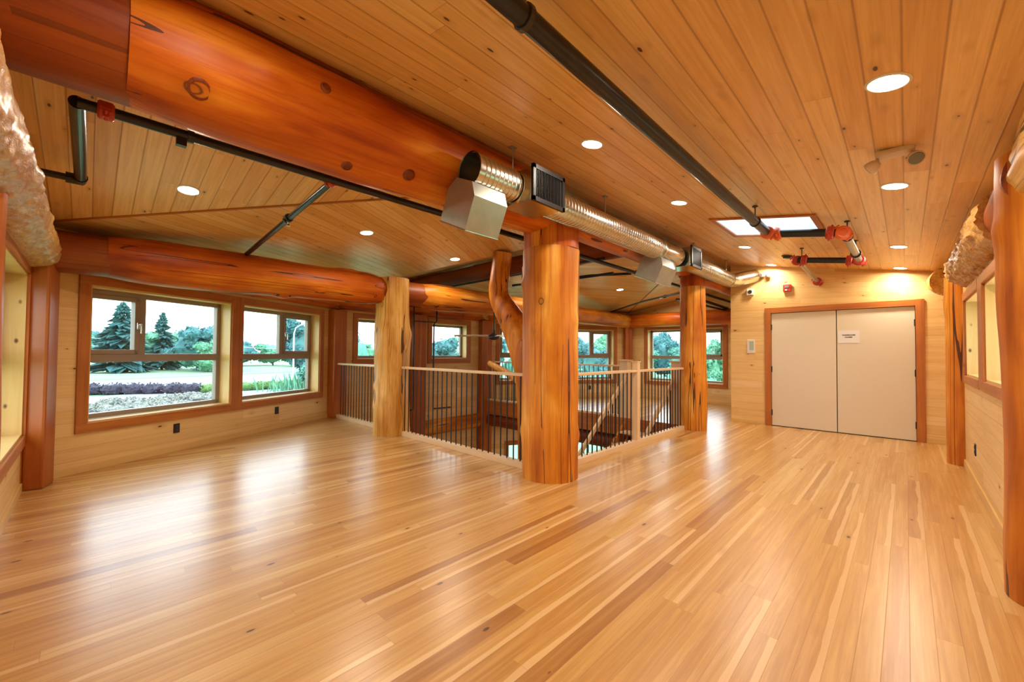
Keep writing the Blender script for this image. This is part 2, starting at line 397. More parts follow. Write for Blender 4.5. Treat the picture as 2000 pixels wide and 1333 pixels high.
# ---- walls
def wall(name, a, b, holes, zlo, zhi, nrm, mat=M['wall'], thick=.3, follow=False, inset=0):
    """inner face runs from a to b, nrm points outward; holes = (u0,u1,z0,z1)"""
    a, b, nrm = V(a), V(b), V(nrm); U = (b-a); L = U.length; U.normalize()
    us = sorted({0, L, *[h[0] for h in holes], *[h[1] for h in holes]}); zs = sorted({zlo, zhi, *[h[2] for h in holes], *[h[3] for h in holes]})
    mb = MB()
    def P(u, z, d):
        q = a+U*u
        if follow and z == zhi: z = min(zhi, ztop(q)+.01)
        return (q.x+nrm.x*d, q.y+nrm.y*d, z)
    def inh(u, z): return any(h[0] < u < h[1] and h[2] < z < h[3] for h in holes)
    for u0, u1 in zip(us, us[1:]):
        for z0, z1 in zip(zs, zs[1:]):
            if inh((u0+u1)/2, (z0+z1)/2): continue
            k = 6 if (z1 == zhi and follow) else 1
            for i in range(k):
                ua, ub = u0+(u1-u0)*i/k, u0+(u1-u0)*(i+1)/k
                for d in (0, thick):
                    mb.face([P(ua, z0, d), P(ub, z0, d), P(ub, z1, d), P(ua, z1, d)], [(ua, z0), (ub, z0), (ub, z1), (ua, z1)])
    for h in holes:      # reveals
        u0, u1, z0, z1 = h
        for q in ([(u0, z0), (u1, z0)], [(u0, z1), (u1, z1)], [(u0, z0), (u0, z1)], [(u1, z0), (u1, z1)]):
            (ua, za), (ub, zb) = q
            mb.face([P(ua, za, 0), P(ub, zb, 0), P(ub, zb, thick), P(ua, za, thick)], [(0, 0), (1, 0), (1, .1), (0, .1)])
    for u in (0, L):
        for z0, z1 in zip(zs, zs[1:]):
            mb.face([P(u, z0, 0), P(u, z1, 0), P(u, z1, thick), P(u, z0, thick)], [(0, z0), (0, z1), (.1, z1), (.1, z0)])
    bmesh.ops.remove_doubles(mb.bm, verts=mb.bm.verts, dist=1e-5)
    me = bpy.data.meshes.new(name); mb.bm.to_mesh(me); mb.bm.free(); me.materials.append(mat)
    o = link(bpy.data.objects.new(name, me)); o['kind'] = 'structure'; return o

NL1, NL2, NL3, NF = V((-.5, S3, 0)), V((0, 1, 0)), V((.5, S3, 0)), V((1, 0, 0))
WZ = (.52, 2.02)
h1 = [(.475, 2.17, *WZ), (2.36, 4.05, *WZ)]
LOWZ = (-2.2, -1.25)
wall('wall_front_left', P1, P2, h1+[(.6, 2.0, *LOWZ), (2.5, 3.9, *LOWZ)], ZL, 2.62, NL1)
h2 = [(.47, 1.48, 1.15, 2.03), (2.36, 3.48, 1.15, 2.03)]
wall('wall_front', P2, P3, h2, ZL, 2.62, NL2)
h3 = [(.475, 2.17, *WZ), (2.36, 4.05, *WZ)]
wall('wall_front_right', P3, P4, h3+[(.75, 2.0, *LOWZ), (2.5, 3.9, *LOWZ)], ZL, 2.62, NL3)
hf = [(.62, 2.7, *WZ)]
wall('wall_far', P4, (11.5, -.8, 0), hf+[(.8, 2.6, *LOWZ), (3.2, 5.0, *LOWZ)], ZL, 3.2, NF, follow=True)
h0 = [(.28, 1.95, *WZ), (3.35, 4.95, *WZ)]
wall('wall_left', P1, (-.41, -.8, 0), h0, ZL, 3.2, V((-1, 0, 0)), follow=True)
hr = [(8.85-6.93, 8.85-5.66, 1.1, 1.95), (8.85-5.37, 8.85-4.05, 1.1, 1.95)]
wall('wall_right', (8.85, -.5, 0), (-.6, -.5, 0), hr, 0, 2.62, V((0, -1, 0)), follow=True)
wall('wall_door', (8.85, 2.5, 0), (8.85, -.5, 0), [(.69, 2.61, 0, 2.10)], 0, 3.2, V((1, 0, 0)), thick=.12, follow=True)
wall('wall_partition', (8.97, 2.5, 0), (11.5, 2.5, 0), [], 0, 3.2, V((0, -1, 0)), thick=.12, follow=True)
wall('wall_lower_right', (11.5, -.5, 0), (-.41, -.5, 0), [], ZL, -.27, V((0, -1, 0)))

# ---- ceiling
ceil = empty('ceiling', (3, 3, 3), kind='structure')
H1, H2 = (3.506, 2.78), (7.544, 2.78)
zr = lambda x, y: 2.655+.1725*y
zl = lambda x, y: 3.614-.1725*y
sL = .577/4.86
d0 = -.5*-.41+S3*6.13
zL1 = lambda x, y: 2.557+sL*(d0-(-.5*x+S3*y))
zL3 = lambda x, y: zL1(11.05-x, y)
zop = lambda x, y: 3.134
sk = (5.18, 6.08, .70, 1.64)
for pts in ([(-.8, -.9), (sk[0], -.9), (sk[0], 2.78), (-.8, 2.78)], [(sk[1], -.9), (11.9, -.9), (11.9, 2.78), (sk[1], 2.78)],
            [(sk[0], -.9), (sk[1], -.9), (sk[1], sk[2]), (sk[0], sk[2])], [(sk[0], sk[3]), (sk[1], sk[3]), (sk[1], 2.78), (sk[0], 2.78)]):
    polyslab('ceiling_boards', pts, zr, uvx, M['ceiling'], .12, parent=ceil, down=False)
uvy = lambda x, y: (y, x)
polyslab('ceiling_boards', [(-.8, 2.78), H1, (-.41, 6.13), (-.8, 6.47)], zl, uvy, M['ceiling'], .12, parent=ceil, down=False)
polyslab('ceiling_boards', [(11.85, 2.78), H2, (11.46, 6.13), (11.85, 6.47)], zl, uvy, M['ceiling'], .12, parent=ceil, down=False)
E1 = (P1.x-.45*.5-.2, P1.y+.45*S3); 
polyslab('ceiling_boards', [(-.41, 6.13), H1, (3.5, 8.4), (3.3, 8.75), (-.75, 6.42)], zL1, lambda x, y: (x*S3+y*.5, -.5*x+S3*y), M['ceiling'], .12, parent=ceil, down=False)
polyslab('ceiling_boards', [(11.46, 6.13), H2, (7.55, 8.4), (7.75, 8.75), (11.8, 6.42)], zL3, lambda x, y: (x*S3-y*.5, .5*x+S3*y), M['ceiling'], .12, parent=ceil, down=False)
RX, RZ = 5.3, 3.08      # ridge over the opening
def plane3(a, b, c):
    a, b, c = V(a), V(b), V(c); n = (b-a).cross(c-a); return lambda x, y: a.z-(n.x*(x-a.x)+n.y*(y-a.y))/n.z
A1 = plane3((3.5, 8.4, 2.557), (3.506, 2.78, 3.134), (RX, 2.78, 3.134)); A2 = plane3((3.5, 8.4, 2.557), (RX, 2.78, 3.134), (RX, 8.4, RZ))
B1 = plane3((7.55, 8.4, 2.557), (7.544, 2.78, 3.134), (RX, 2.78, 3.134)); B2 = plane3((7.55, 8.4, 2.557), (RX, 2.78, 3.134), (RX, 8.4, RZ))
polyslab('ceiling_boards', [(3.5, 8.4), H1, (RX, 2.78)], A1, lambda x, y: (x*S3+y*.5, -.5*x+S3*y), M['ceiling'], .12, parent=ceil, down=False)
polyslab('ceiling_boards', [(3.5, 8.4), (RX, 2.78), (RX, 8.8), (3.4, 8.8)], A2, lambda x, y: (x*S3+y*.5, -.5*x+S3*y), M['ceiling'], .12, parent=ceil, down=False)
polyslab('ceiling_boards', [(7.55, 8.4), H2, (RX, 2.78)], B1, lambda x, y: (x*S3-y*.5, .5*x+S3*y), M['ceiling'], .12, parent=ceil, down=False)
polyslab('ceiling_boards', [(7.55, 8.4), (RX, 2.78), (RX, 8.8), (7.65, 8.8)], B2, lambda x, y: (x*S3-y*.5, .5*x+S3*y), M['ceiling'], .12, parent=ceil, down=False)
gb = MB()
for yy_ in (8.42, 8.68): gb.face([(3.5, yy_, 2.5), (7.55, yy_, 2.5), (7.55, yy_, 2.6), (RX, yy_, RZ+.06), (3.5, yy_, 2.6)], [(0, 0), (4, 0), (4, .1), (1.8, .6), (0, .1)])
gb.build('wall_gable', M['trim'], kind='structure')
# thin joint strip where the two board directions meet
def strip(name, p, q, w, mat, parent):
    p, q = V(p), V(q); bar(name, p, q, w, .012, mat, parent, bev=.002)
strip('joint_strip', (-.41, 6.13, 2.552), (3.506, 2.78, 3.129), .03, M['trim'], ceil)
strip('joint_strip', (11.46, 6.13, 2.552), (7.544, 2.78, 3.129), .03, M['trim'], ceil)
# skylight
skl = empty('window_skylight', (5.63, 1.17, 2.86), kind='structure')
b = MB(); x0, x1, y0, y1 = sk[0]+.008, sk[1]-.008, sk[2]+.008, sk[3]-.008
for (xa, ya, xb, yb) in ((x0, y0, x1, y0), (x0, y1, x1, y1), (x0, y0, x0, y1), (x1, y0, x1, y1)):
    dx = .005 if xa == xb == x1 else (-.005 if xa == xb else 0); dy = .005 if ya == yb == y1 else (-.005 if ya == yb else 0)
    lo = [(xa, ya, zr(xa, ya)), (xb, yb, zr(xb, yb)), (xb, yb, 3.45), (xa, ya, 3.45)]
    hi = [(p[0]+dx, p[1]+dy, p[2]) for p in lo]
    b.face(lo); b.face(hi)
b.build('light_shaft', M['shaft'], skl)
b = MB(); b.lohi((x0, y0, 3.44), (x1, y1, 3.45)); b.build('pane', M['glass'], skl)
b = MB()
w = .055
for (xa, xb, ya, yb) in ((x0-w, x0, y0-w, y1+w), (x1, x1+w, y0-w, y1+w), (x0, x1, y0-w, y0), (x0, x1, y1, y1+w)):
    top = [(x, y, zr(x, y)) for x, y in ((xa, ya), (xb, ya), (xb, yb), (xa, yb))]; bot = [(x, y, z-.018) for x, y, z in top]
    vs_ = [b.bm.verts.new(p) for p in top+bot]
    for f in ((0, 1, 2, 3), (7, 6, 5, 4), (0, 4, 5, 1), (1, 5, 6, 2), (2, 6, 7, 3), (3, 7, 4, 0)): b.bm.faces.new([vs_[i] for i in f])
b.build('casing', M['trim'], skl)

# ---- windows
wn_ = [0]
def window(org, U, N, u0, u1, z0, z1, mull=None, sash=0, transom=True, sides='LRTB', cw=.1, depth=.19, handle=True, cz=None, jd=.3):
    wn_[0] += 1; U, N, org = V(U), V(N), V(org)
    base = org+U*(u0+u1)/2+V((0, 0, z0)); w = empty('window_%d' % wn_[0], base, kind='structure')
    P = lambda u, d, z: org+U*u+N*d+V((0, 0, z))
    R = Matrix((U, N, V((0, 0, 1)))).transposed()
    def bx(mb, ua, ub, da, db, za, zb, bev=0): mb.box(P((ua+ub)/2, (da+db)/2, (za+zb)/2), (ub-ua, db-da, zb-za), R, bev)
    # casing
    if 'T' in sides: bar('casing', P(u0-(cw if 'L' in sides else 0), -.012, z1+cw/2), P(u1+(cw if 'R' in sides else 0), -.012, z1+cw/2), .03, cw, M['trim'], w, side=N)
    if 'B' in sides: bar('casing', P(u0-(cw if 'L' in sides else 0), -.012, z0-cw/2), P(u1+(cw if 'R' in sides else 0), -.012, z0-cw/2), .03, cw, M['trim'], w, side=N)
    if 'L' in sides: bar('casing', P(u0-cw/2, -.012, z0), P(u0-cw/2, -.012, z1), .03, cw, M['trim'], w, side=N)
    if 'R' in sides: bar('casing', P(u1+cw/2, -.012, z0), P(u1+cw/2, -.012, z1), .03, cw, M['trim'], w, side=N)
    if 'M' in sides: bar('casing', P(u1+.095, -.012, z0-cw), P(u1+.095, -.012, z1+cw), .03, .19, M['trim'], w, side=N)
    # jamb lining
    t = .018
    bar('jamb', P(u0+t/2, 0, z0+t), P(u0+t/2, 0, z1-t), t, depth*2, M['jamb'], w, side=U, bev=0)
    bar('jamb', P(u1-t/2, 0, z0+t), P(u1-t/2, 0, z1-t), t, depth*2, M['jamb'], w, side=U, bev=0)
    bar('jamb', P(u0, 0, z1-t/2), P(u1, 0, z1-t/2), depth*2, t, M['jamb'], w, side=N, bev=0)
    bar('sill', P(u0, -.01, z0+t/2), P(u1, -.01, z0+t/2), depth*2, t, M['jamb'], w, side=N, bev=0)
    for o in w.children[-4:]:      # shift linings so they sit inside the wall
        for v in o.data.vertices:
            wco = o.matrix_basis @ v.co
            if (wco-org).dot(N) < -.02: v.co = o.matrix_basis.inverted() @ (wco+N*(-(wco-org).dot(N)-.005))
    # frame
    fw = .055; d0_, d1_ = depth-.01, depth+.06; ua, ub, za, zb = u0+t, u1-t, z0+t, z1-t
    f = MB()
    bx(f, ua, ub, d0_, d1_, za, za+fw, .006); bx(f, ua, ub, d0_, d1_, zb-fw, zb, .006); bx(f, ua, ua+fw, d0_, d1_, za, zb, .006); bx(f, ub-fw, ub, d0_, d1_, za, zb, .006)
    zt0, zt1 = 1.17, 1.265
    ga, gb, gz0, gz1 = ua+fw, ub-fw, za+fw, zb-fw; panes = []
    if transom:
        bx(f, ga-.01, gb+.01, d0_, d1_, zt0, zt1, .006); panes.append((ga, gb, gz0, zt0)); lo = zt1
    else: lo = gz0
    if mull is not None:
        um = u0+mull*(u1-u0); bx(f, um-.04, um+.04, d0_, d1_, lo-.005, gz1+.01, .006)
        parts = [(ga, um-.04), (um+.04, gb)]
    else: parts = [(ga, gb)]
    f.build('window_frame', M['vinyl'], w)
    for i, (a_, b_) in enumerate(parts):
        if mull is not None and i == sash:
            sf = MB(); sw = .05
            bx(sf, a_, b_, d0_-.015, d1_-.01, lo, lo+sw, .005); bx(sf, a_, b_, d0_-.015, d1_-.01, gz1-sw, gz1, .005)
            bx(sf, a_, a_+sw, d0_-.015, d1_-.01, lo, gz1, .005); bx(sf, b_-sw, b_, d0_-.015, d1_-.01, lo, gz1, .005)
            sf.build('sash', M['vinyl'], w); panes.append((a_+sw, b_-sw, lo+sw, gz1-sw))
            if handle:
                hu = (b_-.02) if sash == 0 else (a_+.02); zc = (lo+gz1)/2
                hm = MB(); bx(hm, hu-.015, hu+.015, d0_-.035, d0_-.015, zc-.04, zc+.04, .004)
                hm.tube([P(hu, d0_-.03, zc+.02), P(hu, d0_-.07, zc+.02), P(hu+.005, d0_-.075, zc), P(hu+.005, d0_-.075, zc-.09)], .009, 8)
                hm.build('handle', M['chrome'], w, label='small silver crank handle', sm=True)
        else: panes.append((a_, b_, lo, gz1))
    for a_, b_, c_, e_ in panes:
        g = MB(); bx(g, a_-.006, b_+.006, depth+.022, depth+.028, c_-.006, e_+.006); g.build('pane', M['glass'], w)
    return w
UL1, UL3 = V((S3, .5, 0)), V((S3, -.5, 0))
window(P1, UL1, NL1, *h1[0][:2], *WZ, mull=.375, sash=0, sides='LTBM')
window(P1, UL1, NL1, *h1[1][:2], *WZ, mull=.56, sash=1, sides='RTB', cw=.1)
window(P2, (1, 0, 0), NL2, *h2[0], transom=False)
window(P2, (1, 0, 0), NL2, *h2[1], transom=False, cw=.12)
window(P3, UL3, NL3, *h3[0][:2], *WZ, mull=.44, sash=0, sides='LTBM')
window(P3, UL3, NL3, *h3[1][:2], *WZ, mull=.60, sash=1, sides='RTB')
window(P4, (0, -1, 0), NF, *hf[0][:2], *WZ, mull=.60, sash=1)
window(P1, (0, -1, 0), V((-1, 0, 0)), *h0[0][:2], *WZ, mull=.4, sash=0, sides='LTRB', handle=False)
window(P1, (0, -1, 0), V((-1, 0, 0)), *h0[1][:2], *WZ, mull=.6, sash=1, sides='LRTB', handle=False)
window((8.85, -.5, 0), (-1, 0, 0), V((0, -1, 0)), *hr[0], transom=False, sides='LTB', cw=.085, depth=.24)
window((8.85, -.5, 0), (-1, 0, 0), V((0, -1, 0)), *hr[1], transom=False, sides='RTB', cw=.085, depth=.24)
bar('trim_1', (5.515, -.49, 1.02), (5.515, -.49, 2.03), .03, .29, M['trim'], side=(0, 1, 0), kind='structure')
for org, U, N, hh in ((P1, UL1, NL1, [(.6, 2.0), (2.5, 3.9)]), (P3, UL3, NL3, [(.75, 2.0), (2.5, 3.9)]), (P4, V((0, -1, 0)), NF, [(.8, 2.6), (3.2, 5.0)])):
    for a_, b_ in hh: window(org, U, N, a_, b_, *LOWZ, transom=False)

# ---- baseboards
def baseboard(name, a, b, n, h=.075):
    a, b, n = V(a), V(b), V(n); bar(name, a+n*.008+V((0, 0, h/2)), b+n*.008+V((0, 0, h/2)), h, .016, M['jamb'], side=(0, 0, 1), bev=.003, kind='structure')
baseboard('baseboard_front_left', P1, P2, -NL1); baseboard('baseboard_front_right', P3, P4, -NL3); baseboard('baseboard_far', (11.5, 6.1, 0), (11.5, 2.5, 0), (-1, 0, 0))
baseboard('baseboard_left', (-.41, -.5, 0), (-.41, 6.1, 0), (1, 0, 0)); baseboard('baseboard_right', (8.85, -.5, 0), (-.4, -.5, 0), (0, 1, 0), .09)
baseboard('baseboard_door', (8.85, 2.5, 0), (8.85, 1.91, 0), (-1, 0, 0)); baseboard('baseboard_door', (8.85, -.18, 0), (8.85, -.5, 0), (-1, 0, 0))

# ---- double door
dr = empty('door_1', (8.85, .85, 0), kind='structure')
for y, hs in ((1.33, 1), (.37, -1)):
    p_ = MB(); p_.lohi((8.855, y-.474, .012), (8.90, y+.474, 2.085), bev=.003); po = p_.build('door_panel', M['door'], dr)
    for z in (.25, 1.05, 1.83):
        hm = MB(); yy = y+hs*.478; hm.lohi((8.835, yy-.014, z-.05), (8.86, yy+.014, z+.05), bev=.003); hm.tube([(8.84, yy, z-.055), (8.84, yy, z+.055)], .009, 8)
        hm.build('hinge', M['black'], po)
bar('door_trim', (8.84, 1.86, 0), (8.84, 1.86, 2.19), .04, .1, M['trim'], dr, side=(1, 0, 0))
bar('door_trim', (8.84, -.16, 0), (8.84, -.16, 2.19), .04, .1, M['trim'], dr, side=(1, 0, 0))
bar('door_trim', (8.84, 1.81, 2.14), (8.84, -.11, 2.14), .04, .1, M['trim'], dr, side=(1, 0, 0))
bt = MB(); bt.lohi((8.86, -.11, 0), (8.93, 1.81, .012)); bt.build('gap_shade', M['black'], dr)  # shade of the gap under the door leaves, made as a black strip
# closed storage space behind the doors
bk = MB(); bk.lohi((8.96, -.5, 0), (9.0, 2.4, 2.6)); bk.build('wall_closet', M['black'], kind='structure')

# ------------------------------------------------------------------ logs
G = 'log frame of the building'
# freestanding posts
def post(name, x, y, r0, r1, ztop_, mat, label, seed, top_dark=0, lump=.06, zb=0.0, prof=None, bend=(0, 0), flute=True):
    t = empty(name, (x, y, zb), label, 'log post')
    log('trunk', (x, y, zb), (x, y, ztop_-top_dark), r0, r1, mat, t, lump=lump, seed=seed, rings=64, segs=56, prof=prof, bend=bend, knobs=5)
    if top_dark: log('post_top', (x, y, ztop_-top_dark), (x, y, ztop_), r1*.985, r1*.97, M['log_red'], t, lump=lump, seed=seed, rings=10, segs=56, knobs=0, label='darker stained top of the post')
    return t
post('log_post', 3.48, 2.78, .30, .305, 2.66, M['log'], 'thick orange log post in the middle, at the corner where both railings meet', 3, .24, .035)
post('log_post', 3.42, 6.0, .30, .24, 2.5, M['log_gold'], 'knobbly honey-coloured log post between the two left railing sections', 8, 0, .12,
     prof=lambda t: 1+.10*math.exp(-((t-.62)/.12)**2)-.05*math.exp(-((t-.35)/.15)**2))
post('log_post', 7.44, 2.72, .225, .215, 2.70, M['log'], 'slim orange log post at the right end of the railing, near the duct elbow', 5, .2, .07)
post('log_post', 7.5, 6.05, .2, .2, 2.2, M['log_dark'], 'dark log post across the opening, hidden mostly behind the thick post', 6, 0, .05, zb=0)
# lower storey posts
for i, (x, y) in enumerate(((3.48, 2.78), (7.44, 2.72), (3.42, 6.0))):
    log('log_post', (x, y, ZL), (x, y, -.26), .28, .28, M['log_red'], seed=60+i, rings=16, segs=28, label=('lower storey log post under the thick middle post', 'lower storey log post under the slim right post', 'lower storey log post under the knobbly left post')[i], cat='log post')
# crooked forked trunk standing in the opening
b = empty('forked_tree_trunk', (4.6, 4.1, ZL), 'crooked forked tree trunk rising through the floor opening behind the thick post', 'tree trunk')
def limb(name, pts, mat, parent, seed, seg=26):
    # Catmull-Rom through (x,y,z,r)
    out = []
    P_ = [pts[0]]+pts+[pts[-1]]
    for i in range(1, len(P_)-2):
        for k in range(10):
            t = k/10; q = []
            for j in range(4):
                a, b_, c, d = P_[i-1][j], P_[i][j], P_[i+1][j], P_[i+2][j]
                q.append(.5*((2*b_)+(-a+c)*t+(2*a-5*b_+4*c-d)*t*t+(-a+3*b_-3*c+d)*t**3))
            out.append(q)
    out.append(pts[-1]); mb = MB()
    mb.tube([q[:3] for q in out], [q[3] for q in out], seg)
    c0 = V(pts[0][:3])
    for v in mb.bm.verts:
        n_ = noise.noise(v.co*2.3+V((seed, 0, 0)))*.04+noise.noise(v.co*6+V((seed, 0, 0)))*.012
        d = v.co-V((4.6, v.co.y, v.co.z)); v.co += V((n_, n_*.8, 0))
    return mb.build(name, mat, parent, sm=True, origin=c0)
limb('trunk', [(4.62, 3.95, ZL, .26), (4.6, 3.98, -1, .23), (4.6, 4.0, .2, .22), (4.6, 4.02, .9, .24), (4.6, 4.1, 1.3, .27), (4.6, 4.38, 1.75, .22), (4.6, 4.72, 2.2, .165), (4.6, 4.72, 2.55, .155), (4.6, 4.65, 2.93, .15)], M['log'], b, 1)
limb('branch', [(4.6, 4.02, 1.2, .2), (4.6, 4.0, 1.6, .17), (4.62, 4.02, 2.1, .14), (4.62, 4.08, 2.62, .13)], M['log'], b, 5)
limb('side_stub', [(4.6, 4.2, .85, .07), (4.6, 4.5, .98, .055), (4.6, 4.95, 1.14, .045)], M['log_gold'], b, 7)

# beams
def beam(name, p0, p1, r0, r1, mat, label, seed, n0=0, n1=0, lump=.05, nr=.78, **kw):
    """log beam; n0/n1 = lengths of the darker scribed ends"""
    p0, p1 = V(p0), V(p1); d = (p1-p0).normalized(); t = empty(name, p0, label, 'log beam')
    L = (p1-p0).length-n0-n1
    def prof(s):
        e = 1.0
        if n0 and s*L < .45: e = nr+(1-nr)*math.sin(PI/2*s*L/.45)
        if n1 and (1-s)*L < .3: e = min(e, nr+(1-nr)*math.sin(PI/2*(1-s)*L/.3))
        return e
    log('log_body', p0+d*n0, p1-d*n1, r0, r1, mat, t, lump=lump, seed=seed, rings=80, segs=56, prof=prof, knobs=6, **kw)
    if n0: log('scribed_end', p0, p0+d*(n0+.2), r0*nr*1.0, r0*nr*1.0, M['log_dark'], t, lump=.02, seed=seed+1, rings=12, segs=40, knobs=0, label='dark stained scribed end')
    if n1: log('scribed_end', p1-d*(n1+.2), p1, r1*nr*1.0, r1*nr*1.0, M['log_dark'], t, lump=.02, seed=seed+2, rings=12, segs=40, knobs=0, label='dark stained scribed end')
    return t
beam('log_beam', (-1.4, 2.80, 2.85), (3.3, 2.79, 2.87), .325, .30, M['log_red'], 'massive red-orange log beam crossing the top left, from the left wall to the middle post', 21, n0=1.5, nr=.9, lump=.05)
beam('log_beam', (3.3, 2.76, 2.87), (7.35, 2.76, 2.87), .22, .22, M['log_red'], 'red log beam behind the long duct, between the middle post and the right post', 22, n0=.5, n1=.15, nr=.86)
beam('log_beam', (7.35, 2.76, 2.80), (12.4, 2.78, 2.82), .2, .2, M['log_red'], 'red log beam end running from the right post above the far passage', 23)
beam('log_beam', (-1.3, 6.05, 2.29), (3.35, 6.05, 2.29), .25, .245, M['log_red'], 'orange-red log beam above the two large left windows', 24, n0=1.42, n1=.14, nr=.84)
beam('log_beam', (3.45, 6.05, 2.30), (7.5, 6.05, 2.28), .235, .22, M['log'], 'golden log beam over the opening, right of the knobbly post', 25, n0=.5, nr=.84)
beam('log_beam', (7.5, 6.05, 2.30), (12.6, 6.05, 2.28), .21, .20, M['log'], 'log beam in front of the far corner window, seen right of the middle post', 26)
beam('log_beam', (5.32, 2.9, 2.88), (5.32, 8.3, 2.87), .175, .17, M['log_dark'], 'dark red ridge log over the opening, left of the thick middle post', 27)
beam('eave_log', (3.5, 8.3, 2.32), (3.3, 10.4, 2.2), .13, .15, M['log_gold'], 'pale log end under the eaves at the top of the narrow left pane', 37)
beam('eave_log', (7.5, 8.2, 2.34), (7.2, 10.6, 2.25), .15, .17, M['log_gold'], 'pale log end jutting out under the eaves in the right small window', 28)
beam('log_beam', (11.32, 1.5, 2.28), (11.32, 6.5, 2.28), .2, .2, M['log_red'], 'red log beam over the far right window', 29)
for a_, b_, nn, lb, sd in ((P1+UL1*.15, P2-UL1*.1, NL1, 'wall plate log over the left window pair, behind the orange-red beam', 30), (P2, P3, NL2, 'wall plate log over the two small windows behind the opening', 31), (P3+UL3*.1, P4-UL3*.1, NL3, 'wall plate log over the windows right of the far corner post', 32)):
    beam('plate_log', a_+V((0, 0, 2.34))-nn*.02, b_+V((0, 0, 2.34))-nn*.02, .17, .17, M['log_red'], lb, sd)
# the big knots on the massive beam
KN = [(0.363, 2.564, 2.641, 0.05), (0.952, 2.477, 2.898, 0.026), (1.181, 2.699, 2.558, 0.03), (1.607, 2.606, 2.604, 0.034)]
bm_ = [o for o in bpy.data.objects if o.name == 'log_beam'][0]
for kx, ky, kz, kr in KN:
    nn_ = V((0, ky-2.79, kz-2.86)).normalized(); c_ = V((kx, ky, kz)); m = MB()
    m.lathe(c_-nn_*.0335, nn_, [(0, kr*1.5), (.022, kr*1.35), (.036, kr*1.0), (.038, kr*.8), (.030, kr*.72), (.033, kr*.3), (.034, .002)], 24)
    m.build('knot', M['log_dark'], bm_, sm=True, label='dark round knot')
# belt logs between the storeys
for a_, b_, nn, lb, sd, m_ in ((P2+V((.1, 0, 0)), P3-V((.1, 0, 0)), NL2, 'orange belt log across the wall below the small windows, at floor level', 33, M['log']),
                      (P3+UL3*.1, P4-UL3*.1, NL3, 'belt log between the storeys below the right-hand windows', 34, M['log_red'])):
    beam('belt_log', a_+V((0, 0, -.53))-nn*.0, b_+V((0, 0, -.53))-nn*.0, .19, .19, m_, lb, sd)
# floor edge timbers round the opening
bar('edge_board', (7.49, 8.38, -.15), (7.49, 2.85, -.15), .36, .03, M['trim'], side=(0, 0, 1), label='brown edge board facing the far side of the floor opening', cat='edge board')
beam('floor_log', (7.65, 8.3, -.5), (7.65, 2.7, -.5), .17, .17, M['log_dark'], 'dark log carrying the far edge of the opening', 35)
beam('floor_log', (3.3, 8.2, -.5), (3.3, 2.7, -.5), .17, .17, M['log_dark'], 'dark log carrying the near left edge of the opening', 36)
# wall posts at the corners
def wpost(x, y, w, d, z0, z1, lb, ang=0, mat=None, split=True):
    t = empty('wall_post', (x, y, z0), lb, 'wall post'); R = Matrix.Rotation(ang, 3, 'Z')
    ex = R @ V((1, 0, 0))
    bar('half_log', (x-ex.x*w*.25, y-ex.y*w*.25, z0), (x-ex.x*w*.25, y-ex.y*w*.25, z1), w*.5, d, mat or M['post'], t, side=ex, bev=.02)
    bar('half_log', (x+ex.x*w*.25, y+ex.y*w*.25, z0), (x+ex.x*w*.25, y+ex.y*w*.25, z1), w*.5, d*.92, mat or M['post'], t, side=ex, bev=.02)
    return t
wpost(-.37, 6.0, .28, .26, 0, 2.16, 'square red-brown wall post in the left corner beside the large window', math.radians(-15))
wpost(3.48, 8.27, .30, .26, 0, 2.14, 'red-brown wall post at the right end of the large windows', math.radians(15))
wpost(5.36, 8.24, .34, .26, ZL, 2.18, 'dark brown wall post between the two small windows, flanked by black pipes', 0, M['post'])
wpost(7.52, 8.26, .32, .26, ZL, 2.18, 'red-brown wall post at the right end of the wall behind the opening', math.radians(-15))
wpost(11.36, 6.07, .22, .22, 0, 2.16, 'narrow red-brown post in the far corner between two windows', math.radians(-45))
# right wall: posts and burled logs
log('log_post', (7.42, -.485, 0), (7.42, -.485, 2.3), .135, .135, M['log'], seed=41, lump=.05, rings=40, segs=36, label='slender orange log post against the right wall near the double door', cat='log post')
log('log_post', (3.60, -.635, 0), (3.60, -.62, 2.45), .245, .235, M['log'], seed=43, lump=.05, rings=60, segs=48, label='broad orange log post cut off by the right edge, nearest the camera', cat='log post')
t = empty('burled_log', (5.4, -.48, 2.3), 'carved-looking rough burled log along the top of the right wall', 'log')
log('log_body', (4.3, -.58, 2.28), (6.95, -.535, 2.30), .22, .19, M['log_burl'], t, lump=.1, seed=45, rings=130, segs=80, burl=.028, knobs=2)
log('scribed_end', (3.5, -.58, 2.30), (4.36, -.58, 2.28), .19, .19, M['log_dark'], t, lump=.03, seed=46, rings=14, segs=36, knobs=0, label='greyish brown smooth end')
t = empty('lumpy_log', (2.6, -.5, 2.4), 'glossy golden lumpy log end above the broad post at the right edge', 'log')
log('log_body', (1.2, -.60, 2.38), (3.5, -.58, 2.36), .24, .21, M['log_gold'], t, lump=.22, seed=47, rings=60, segs=48, knobs=5)
log('curved_log_end', (8.55, -.46, 2.42), (8.72, -.46, 2.42), .2, .22, M['log_gold'], seed=48, rings=8, segs=36, label='rounded cut log end in the corner above the slender post', cat='log', lump=.04)
# left wall burled log
t = empty('burled_log', (-.36, 4, 2.2), 'pale rough burled log along the top of the left wall', 'log')
log('log_body', (-.36, 5.85, 2.24), (-.40, .4, 2.24), .155, .19, M['log_burl'], t, lump=.12, seed=50, rings=200, segs=72, burl=.016, knobs=4)
log('log_post', (-.40, 3.15, 0), (-.40, 3.15, 2.1), .115, .115, M['log'], seed=51, lump=.1, rings=24, segs=30, label='orange log post cut off by the left edge, below the pale burled log', cat='log post')

